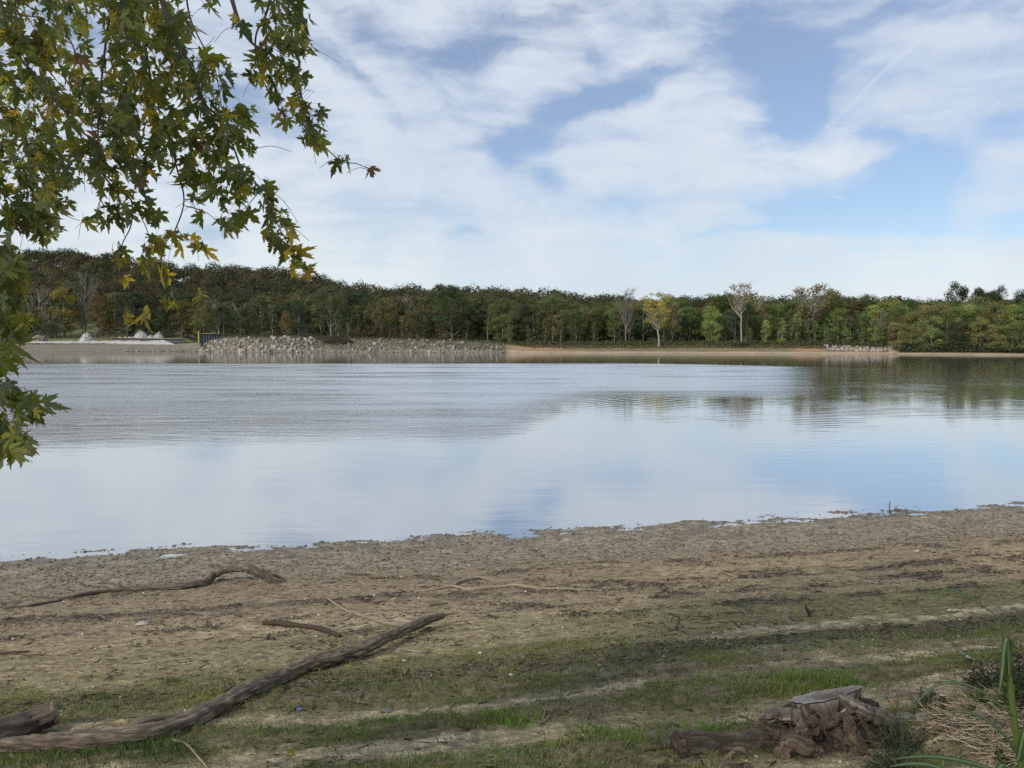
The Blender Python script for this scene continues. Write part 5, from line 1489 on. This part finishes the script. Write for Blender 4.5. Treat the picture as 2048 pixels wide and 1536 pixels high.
for (cx, cy, rx, ry, cnt) in CL:
    cands = []
    for bi, P in enumerate(bpath):
        for k in range(0, len(P)):
            q = P[k]
            px = 1024 + F * q[0] / q[1]; py = 683 + F * (CZ - q[2]) / q[1]
            cands.append((math.hypot(px - cx, py - cy - 6) + (0 if k > 2 else 60), bi, k))
    cands.sort(); _, bi, k = cands[0]
    leafsets[bi].append((cx, cy, rx, ry, cnt, k))
PALM = np.array([(.115, .140, .036), (.145, .160, .040), (.075, .105, .034), (.20, .185, .045), (.32, .26, .045), (.46, .33, .05), (.17, .095, .05)])
PW = np.array([.32, .25, .23, .11, .04, .02, .03])
for bi, P in enumerate(bpath):
    g = Geo(); n = len(P)
    # join to the tree above or to the left of the frame
    s0 = P[0]; anchor = np.array([-4.9, .1, 5.2 + .25 * bi]) if s0[2] > 4.5 else np.array([-5.1, .15, 3.5 + .1 * bi])
    d0 = P[0] - P[1]; d0 /= np.linalg.norm(d0)
    mid = s0 + d0 * .6 + (anchor - s0) * .25 + [0, 0, .45]
    lead = smooth_path([anchor, anchor + (mid - anchor) * .5 + [0, 0, .35], mid, s0], 6)[:-1]
    full = np.vstack([lead, P]) if bi != 6 else np.vstack([P3(190, 330, 3.55)[None], P])
    L = np.linspace(0, 1, len(full))
    tube(g, full, np.interp(L, [0, .38, .6, 1], [.032, .0065, .0045, .0014] if bi != 6 else [.004, .003, .002, .0012]), 8, col=BK, rough=.12, rs=60)
    bo = link("branch", g.mesh("maple branch"), twig_mat, maple)
    gt = Geo(); gl = Geo()
    for (cx, cy, rx, ry, cnt, k) in leafsets[bi]:
        cnt = max(1, int(cnt * 1.05))
        Y = P[k][1]; c3 = P3(cx, cy, Y + rg.uniform(-.12, .12)); b0 = P[max(k - 2, 0)]
        if np.linalg.norm(c3 - b0) > .02:
            m_ = (b0 + c3) / 2 + rg.normal(size=3) * .015 + [0, 0, .02]
            tw_ = smooth_path([b0, m_, c3], 5)
        else: tw_ = np.array([b0, c3])
        tube(gt, tw_, np.linspace(.0026, .0012, len(tw_)), 5, col=BK, cap=False)
        ext = [c3 + (c3 - b0) * .3 + rg.normal(size=3) * [.08, .08, .05] for _ in range(max(1, cnt // 9))]
        nodes = [tw_]
        for e in ext:
            tt_ = smooth_path([tw_[-2], (tw_[-2] + e) / 2 + [0, 0, .012], e + [0, 0, -.02]], 4); nodes.append(tt_); tube(gt, tt_, np.linspace(.0016, .0009, len(tt_)), 4, col=BK, cap=False)
        nodes = np.vstack(nodes)
        ang = rg.uniform(0, 2 * pi, cnt); rr = np.sqrt(rg.uniform(0, 1, cnt))
        lx = cx + np.cos(ang) * rr * rx; ly = cy - 10 + np.sin(ang) * rr * ry; lY = Y + rg.normal(size=cnt) * .16
        pos = np.array([P3(a, b, c) for a, b, c in zip(lx, ly, lY)])
        out_ = pos - c3; out_ /= np.linalg.norm(out_, axis=1)[:, None] + 1e-6
        tip = np.array([0, 0, -1.0]) + out_ * .45 + rg.normal(size=(cnt, 3)) * [.42, .42, .22]
        nr = rg.normal(size=(cnt, 3)) * [1, .8, .35] + [0, -.35, .25]
        size = rg.uniform(.040, .090, cnt) * (Y / 3.6) ** .5 * (1.12 if cx < 100 and cy > 480 else 1)
        ci = rg.choice(7, cnt, p=PW)
        if cy > 480 and cx > 200 or (cx, cy) == (280, 180): ci = np.where(rg.uniform(size=cnt) < .6, rg.choice([3, 4, 5], cnt), ci)
        if cx < 120 and cy > 480: ci = rg.choice([0, 1, 1, 2, 3], cnt)
        col = PALM[ci] * rg.uniform(.75, 1.3, (cnt, 1))
        # petioles
        for p_ in pos:
            j_ = np.argmin(np.linalg.norm(nodes - p_ - [0, 0, .03], axis=1)); a_ = nodes[j_]
            dd_ = p_ - a_; Ld = np.linalg.norm(dd_)
            if Ld > .13: a_ = p_ - dd_ / Ld * .13 * np.array([.6, .6, .6]) + [0, 0, .04]
            tube(gt, smooth_path([a_, (a_ + p_) / 2 + [0, 0, .008], p_], 2), .0008, 3, col=(.16, .12, .05), cap=False)
        leaf_mass(gl, pos, tip, nr, size, col, rg)
    if gt.n:
        o = link("twigs", gt.mesh("twigs"), twig_mat, bo); o["kind"] = "stuff"
        o = link("leaves", gl.mesh("leaves", smooth=False), mapleaf, bo); o["kind"] = "stuff"
# a bare curved twiglet and the main upper crown, out of view overhead, which shades the beach
g = Geo(); P = np.array([P3(365, 95, 3.8), P3(395, 97, 3.8), P3(415, 90, 3.8), P3(430, 72, 3.8)]); P = smooth_path(P, 5); tube(g, P, np.linspace(.0022, .001, len(P)), 5, col=BK)
link("bare_twig", g.mesh("bare twig"), twig_mat, maple)
n = 1700; K = 90
cen = rg.normal(size=(K, 3)); cen /= np.linalg.norm(cen, axis=1)[:, None]; cen *= rg.uniform(.35, 1, (K, 1)) ** .5
cen = cen * [9.5, 5.0, 4.0] + [-4.5, -5.2, 10.0]
ki = rg.integers(0, K, n); d = rg.normal(size=(n, 3)); d /= np.linalg.norm(d, axis=1)[:, None]
C = cen[ki] + d * rg.uniform(.3, 1.0, (n, 1)) * 1.35
k = (C[:, 1] < .8) & (C[:, 2] > 5.2); C = C[k]; d = d[k]; n = len(C)
N = d + rg.normal(size=(n, 3)) * .7; N /= np.linalg.norm(N, axis=1)[:, None]
V, Q = leaf_quads(C, N, rg.uniform(.16, .34, n), rg, .8)
g = Geo(); g.add(V, quads=Q, col=np.repeat(PALM[rg.choice(7, n, p=PW)] * rg.uniform(.7, 1.3, (n, 1)), 4, 0))
link("crown", g.mesh("maple crown", smooth=False), mapleaf, maple)
g = Geo()
for k in range(0, K, 3):
    s0 = np.array([-4.8, -.4, 6 + 5 * rg.uniform()]); e = cen[k]
    P = smooth_path([s0, (s0 + e) / 2 + [0, 0, .5], e], 6); tube(g, P, np.linspace(.11, .02, len(P)), 7, col=(.19, .17, .15), cap=False)
link("limbs", g.mesh("maple limbs"), twig_mat, maple)["kind"] = "stuff"

# ------------------------------------------------------------------ the right-hand corner: cane grass, bush, straw, weeds
blade_mat = foliage_mat("cane leaf", transl=.3, rough=.65)


def ribbon(g, rows, col, fold=.25, vein=(.20, .26, .14)):
    """a long grass leaf: rows are (column,row,distance,half width px)"""
    P = np.array([[*P3(a, b, Y), w * Y / F] for a, b, Y, w in rows]); P = smooth_path(P, 9)
    T = np.gradient(P[:, :3], axis=0); T /= np.linalg.norm(T, axis=1)[:, None]
    view = P[:, :3] - [0, 0, CZ]; view /= np.linalg.norm(view, axis=1)[:, None]
    S = np.cross(T, view * .6 + [0, 0, -.5]); S /= np.linalg.norm(S, axis=1)[:, None]; Nn = np.cross(S, T)
    w = P[:, 3:4]; m = len(P)
    offs = [-1, -.5, -.06, .06, .5, 1]
    V = np.stack([P[:, :3] + S * w * o + Nn * w * fold * abs(o) for o in offs], 1)
    c = np.stack([np.tile(np.asarray(vein if abs(o) < .1 else col) * (1 - .12 * abs(o)), (m, 1)) for o in offs], 1)
    g.add(V.reshape(-1, 3), quads=grid_faces(m, len(offs)), col=c.reshape(-1, 3))


fo = P3(2062, 1700, 2.9); fo[2] = float(base_h(fo[0], fo[1]))
cane = empty("cane_grass", tuple(fo)); tag(cane, "tall green cane grass stalk with arching leaves at the right edge", "grass plant")
g = Geo(); rows = [(2044, 1545, 2.95, 7.5), (2034, 1480, 2.95, 7), (2026, 1420, 2.95, 6.3), (2019, 1360, 2.95, 6), (2012, 1310, 2.95, 4), (2005, 1270, 2.95, 2.2), (1999, 1243, 2.95, 1.6)]
P = np.array([[*P3(a, b, Y), r * Y / F] for a, b, Y, r in rows]); P = np.vstack([[fo[0], fo[1], fo[2] - .03, .02], P]); P = smooth_path(P, 8)
tube(g, P[:, :3], P[:, 3], 12, col=(.13, .18, .05)); link("stalk", g.mesh("stalk"), blade_mat, cane)
GC = (.055, .095, .035)
for rows in ([(1999, 1244, 2.95, 1.2), (1985, 1225, 2.93, 2.6), (1955, 1203, 2.9, 3.6), (1920, 1185, 2.88, 3.6), (1892, 1178, 2.86, 2.8), (1882, 1190, 2.85, 2.2), (1871, 1218, 2.84, .4)],
             [(2018, 1350, 2.93, 5), (2017, 1310, 2.92, 7), (2016, 1282, 2.92, 7), (2013, 1277, 2.90, 6), (2008, 1300, 2.88, 4.5), (2004, 1345, 2.87, 4), (1998, 1388, 2.86, .5)],
             [(2026, 1428, 2.93, 4), (1985, 1398, 2.88, 4.2), (1950, 1375, 2.84, 4), (1905, 1364, 2.8, 3.4), (1865, 1375, 2.77, 2.6), (1825, 1415, 2.74, .4)],
             [(2034, 1505, 2.93, 5), (2012, 1472, 2.9, 6), (1975, 1440, 2.86, 5.5), (1935, 1424, 2.82, 4.5), (1885, 1424, 2.8, .5)],
             [(2040, 1560, 2.9, 5), (1990, 1540, 2.85, 6), (1920, 1520, 2.8, 6.5), (1850, 1512, 2.76, 5), (1780, 1519, 2.72, .6)],
             [(2000, 1600, 2.8, 6), (1930, 1560, 2.75, 7), (1870, 1532, 2.7, 7), (1820, 1527, 2.68, 5), (1780, 1533, 2.66, 1)],
             [(2036, 1520, 2.93, 6), (2050, 1460, 2.9, 6), (2075, 1400, 2.9, 4), (2110, 1370, 2.9, 1)],
             [(2040, 1560, 2.93, 8), (2010, 1530, 2.85, 8), (1995, 1545, 2.8, 7), (1985, 1600, 2.78, 2)]):
    g = Geo(); ribbon(g, rows, GC); link("leaf_blade", g.mesh("blade"), blade_mat, cane)

# leafy bush
def leafy(name, cat, label, centre, rad, n, size, cols, stems=18, seed=1, stemcol=(.13, .11, .08), flat=.8):
    rg = np.random.default_rng(seed); r = empty(name, tuple(centre)); g = Geo(); gl = Geo()
    tips = []
    for k in range(stems):
        e = rg.normal(size=3); e /= np.linalg.norm(e); e[2] = abs(e[2]); e = e * rad * rg.uniform(.5, 1.05)
        P = smooth_path([[e[0] * .15, e[1] * .15, -.05], e * [.5, .5, .65] + rg.normal(size=3) * .02, e], 5); tube(g, P, np.linspace(.006, .0015, len(P)), 5, col=stemcol, cap=False)
        tips += [P[j] for j in range(3, len(P))]
    tips = np.array(tips); C = tips[rg.integers(0, len(tips), n)] + rg.normal(size=(n, 3)) * rad * .13; C[:, 2] = np.maximum(C[:, 2], .01)
    N = rg.normal(size=(n, 3)) * .6 + [0, -.2, 1]; N /= np.linalg.norm(N, axis=1)[:, None]
    V, Q = leaf_quads(C, N, size * rg.uniform(.6, 1.3, n), rg, flat * .55)
    cols = np.asarray(cols); cc = cols[rg.integers(0, len(cols), n)] * rg.uniform(.7, 1.3, (n, 1))
    gl.add(V, quads=Q, col=np.repeat(cc, 4, 0))
    o = bpy.data.objects.new("stems", g.mesh("stems")); COL.objects.link(o); o.data.materials.append(twig_mat); o.parent = r
    o = bpy.data.objects.new("foliage", gl.mesh("foliage", smooth=False)); COL.objects.link(o); o.data.materials.append(grass_mat); o.parent = r
    tag(r, label, cat)


def gp(px, py): q = gpt(px, py); q[2] = float(base_h(q[0], q[1])); return q
DG = [(.035, .060, .022), (.045, .075, .025), (.028, .045, .020)]; LG = [(.085, .14, .035), (.07, .12, .03)]
leafy("leafy_bush", "bush", "dark leafy bush with purplish leaves on the right edge, topmost", gp(2000, 1385), np.array([.28, .25, .26]), 1500, .030, DG + [(.06, .04, .035)], 26, 1)
leafy("leafy_bush", "bush", "dark leafy bush at the very right edge behind the cane grass", gp(2070, 1400), np.array([.32, .3, .34]), 1500, .032, DG + [(.08, .055, .04)], 26, 2)
leafy("broadleaf_weed", "weed", "bright green weed cluster hanging over the straw mound", gp(1958, 1428), np.array([.14, .12, .15]), 420, .034, LG, 12, 3)
leafy("broadleaf_weed", "weed", "bright green weed right of the cane stalk above the straw", gp(2040, 1420), np.array([.16, .12, .2]), 380, .034, LG, 10, 4)
leafy("broadleaf_weed", "weed", "round-leaved green seedling on the straw beside the cane foot", gp(2008, 1525), np.array([.07, .06, .07]), 120, .026, LG + DG, 8, 5)
leafy("broadleaf_weed", "weed", "tiny yellow-green seedling in the middle of the straw mound", gp(1965, 1480), np.array([.035, .03, .05]), 26, .022, [(.16, .2, .05)], 4, 6)
leafy("ferny_weed", "weed", "feathery dark green weed right behind the stump", gp(1800, 1500), np.array([.26, .2, .22]), 2600, .013, DG, 40, 7)
leafy("ferny_weed", "weed", "feathery dark green weed at the bottom edge between stump and mound", gp(1790, 1545), np.array([.24, .18, .15]), 2200, .013, DG, 34, 8)
leafy("ferny_weed", "weed", "small green weed standing behind the grey rocks", gp(1850, 1412), np.array([.12, .1, .13]), 500, .015, DG + LG, 14, 9)

# straw on the mound
g = Geo(); n = 9000
x = 3.25 + rg.normal(size=n) * .58; y = 4.40 + rg.normal(size=n) * .45
k = (mound(x, y) > .035 + .10 * fbm(x * 5, y * 5, o=3)) & (y < 5.1) & (rg.uniform(size=n) < .25 + fbm(x * 4 + 2, y * 4, o=2)); x, y = x[k], y[k]; n = len(x)
z = near_h(x, y); a = rg.uniform(0, 2 * pi, n); L = rg.uniform(.03, .16, n)
for i_ in range(n):
    d = np.array([cos(a[i_]), sin(a[i_]) * .7, rg.normal() * .18]); c3 = np.array([x[i_], y[i_], z[i_] + rg.uniform(.004, .035)])
    tube(g, np.array([c3 - d * L[i_], c3 + [0, 0, .008], c3 + d * L[i_]]), .0021, 3, col=np.array([.56, .47, .34]) * rg.uniform(.2, 1.1), cap=False)
tag(link("straw", g.mesh("straw"), wood_mat), "dry straw and stalks matted over the low mound in the right corner", "straw", kind="stuff")

# thin dead weeds standing between the stump and the bush
def deadweed(px, py, topx, topy, label, seed, nb=9):
    rg = np.random.default_rng(seed); b = gpt(px, py); Y = b[1]; T_ = P3(topx, topy, Y); g = Geo()
    st = smooth_path([b - [0, 0, .02], (b + T_) / 2 + rg.normal(size=3) * .02, T_], 8); tube(g, st, np.linspace(.0028, .001, len(st)), 5, col=(.17, .14, .10), cap=False)
    o = link("dead_weed", g.mesh("stalk"), twig_mat); tag(o, label, "dead weed")
    for k in range(nb):
        i = rg.integers(2, len(st) - 1); d = rg.normal(size=3) * [1, .6, .3] + [0, 0, .9]; d /= np.linalg.norm(d); L = rg.uniform(.05, .2)
        gg = Geo(); pp = smooth_path([st[i], st[i] + d * L * .5, st[i] + d * L + rg.normal(size=3) * .02], 4); tube(gg, pp, np.linspace(.0014, .0007, len(pp)), 4, col=(.17, .14, .10), cap=False); link("side_twig", gg.mesh("side twig"), twig_mat, o)


deadweed(1835, 1425, 1782, 1285, "tallest thin dead weed stalk between the stump and the bush", 1, 10)
deadweed(1800, 1440, 1740, 1340, "leaning dead weed stalk just above the stump's right root", 2)
deadweed(1870, 1430, 1905, 1310, "dead weed stalk leaning right toward the leafy bush", 3)
deadweed(1850, 1470, 1870, 1350, "upright dead weed in front of the grey rocks", 4)
deadweed(1790, 1455, 1800, 1370, "short bushy dead weed beside the stump", 5, 12)
deadweed(80, 1320, 85, 1285, "tiny dead weed on the mud near the left edge", 6, 10)
deadweed(345, 1368, 330, 1335, "small dead sprig on the sand above the long log", 7, 8)

# fallen leaves and a blue flower
def fallen(px, py, size, col, label, seed, lift=.02):
    rg = np.random.default_rng(seed); q = gpt(px, py); g = Geo()
    leaf_mass(g, np.array([[q[0], q[1], q[2] + lift]]), np.array([[rg.normal(), rg.normal(), .1]]), np.array([[rg.normal() * .4, -.6, 1.0]]), np.array([size]), np.array([col], float), rg)
    o = link("fallen_leaf", g.mesh("fallen leaf", smooth=False), mapleaf); tag(o, label, "leaf")


fallen(965, 1388, .062, (.42, .30, .04), "bright yellow maple leaf lying on the grass at the centre", 1, .035)
fallen(1112, 1357, .045, (.34, .30, .05), "smaller yellow leaf up the grass band from the bright yellow one", 2, .03)
fallen(1788, 1408, .05, (.42, .16, .04), "orange leaf on the ground between the stump and the bush", 3, .03)
fallen(590, 1515, .05, (.30, .24, .05), "dull yellow leaf in the grass at the bottom, left of centre", 4, .03)
fallen(1265, 1395, .05, (.12, .08, .04), "brown curled leaf in the middle grass band", 5, .03)
fallen(720, 1400, .05, (.13, .09, .05), "brown leaf lying in the grass below the long log", 6, .03)
g = Geo(); q = gpt(598, 1432); c3 = q + [0, 0, .05]
tube(g, np.array([q - [0, 0, .01], q + [.004, 0, .03], c3]), .0012, 4, col=(.06, .10, .03))
o = link("blue_flower", g.mesh("flower stem"), grass_mat); tag(o, "single small blue flower in the grass below the long log", "flower")
g = Geo()
for k in range(6):
    a = k * pi / 3; d = np.array([cos(a), sin(a), .15]); e = np.array([-sin(a), cos(a), 0])
    g.add([c3, c3 + d * .012 + e * .007 + [0, 0, .001], c3 + d * .021, c3 + d * .012 - e * .007 + [0, 0, .001]], quads=[(0, 1, 2, 3)], col=(.16, .20, .75))
link("petals", g.mesh("petals", smooth=False), grass_mat, o)
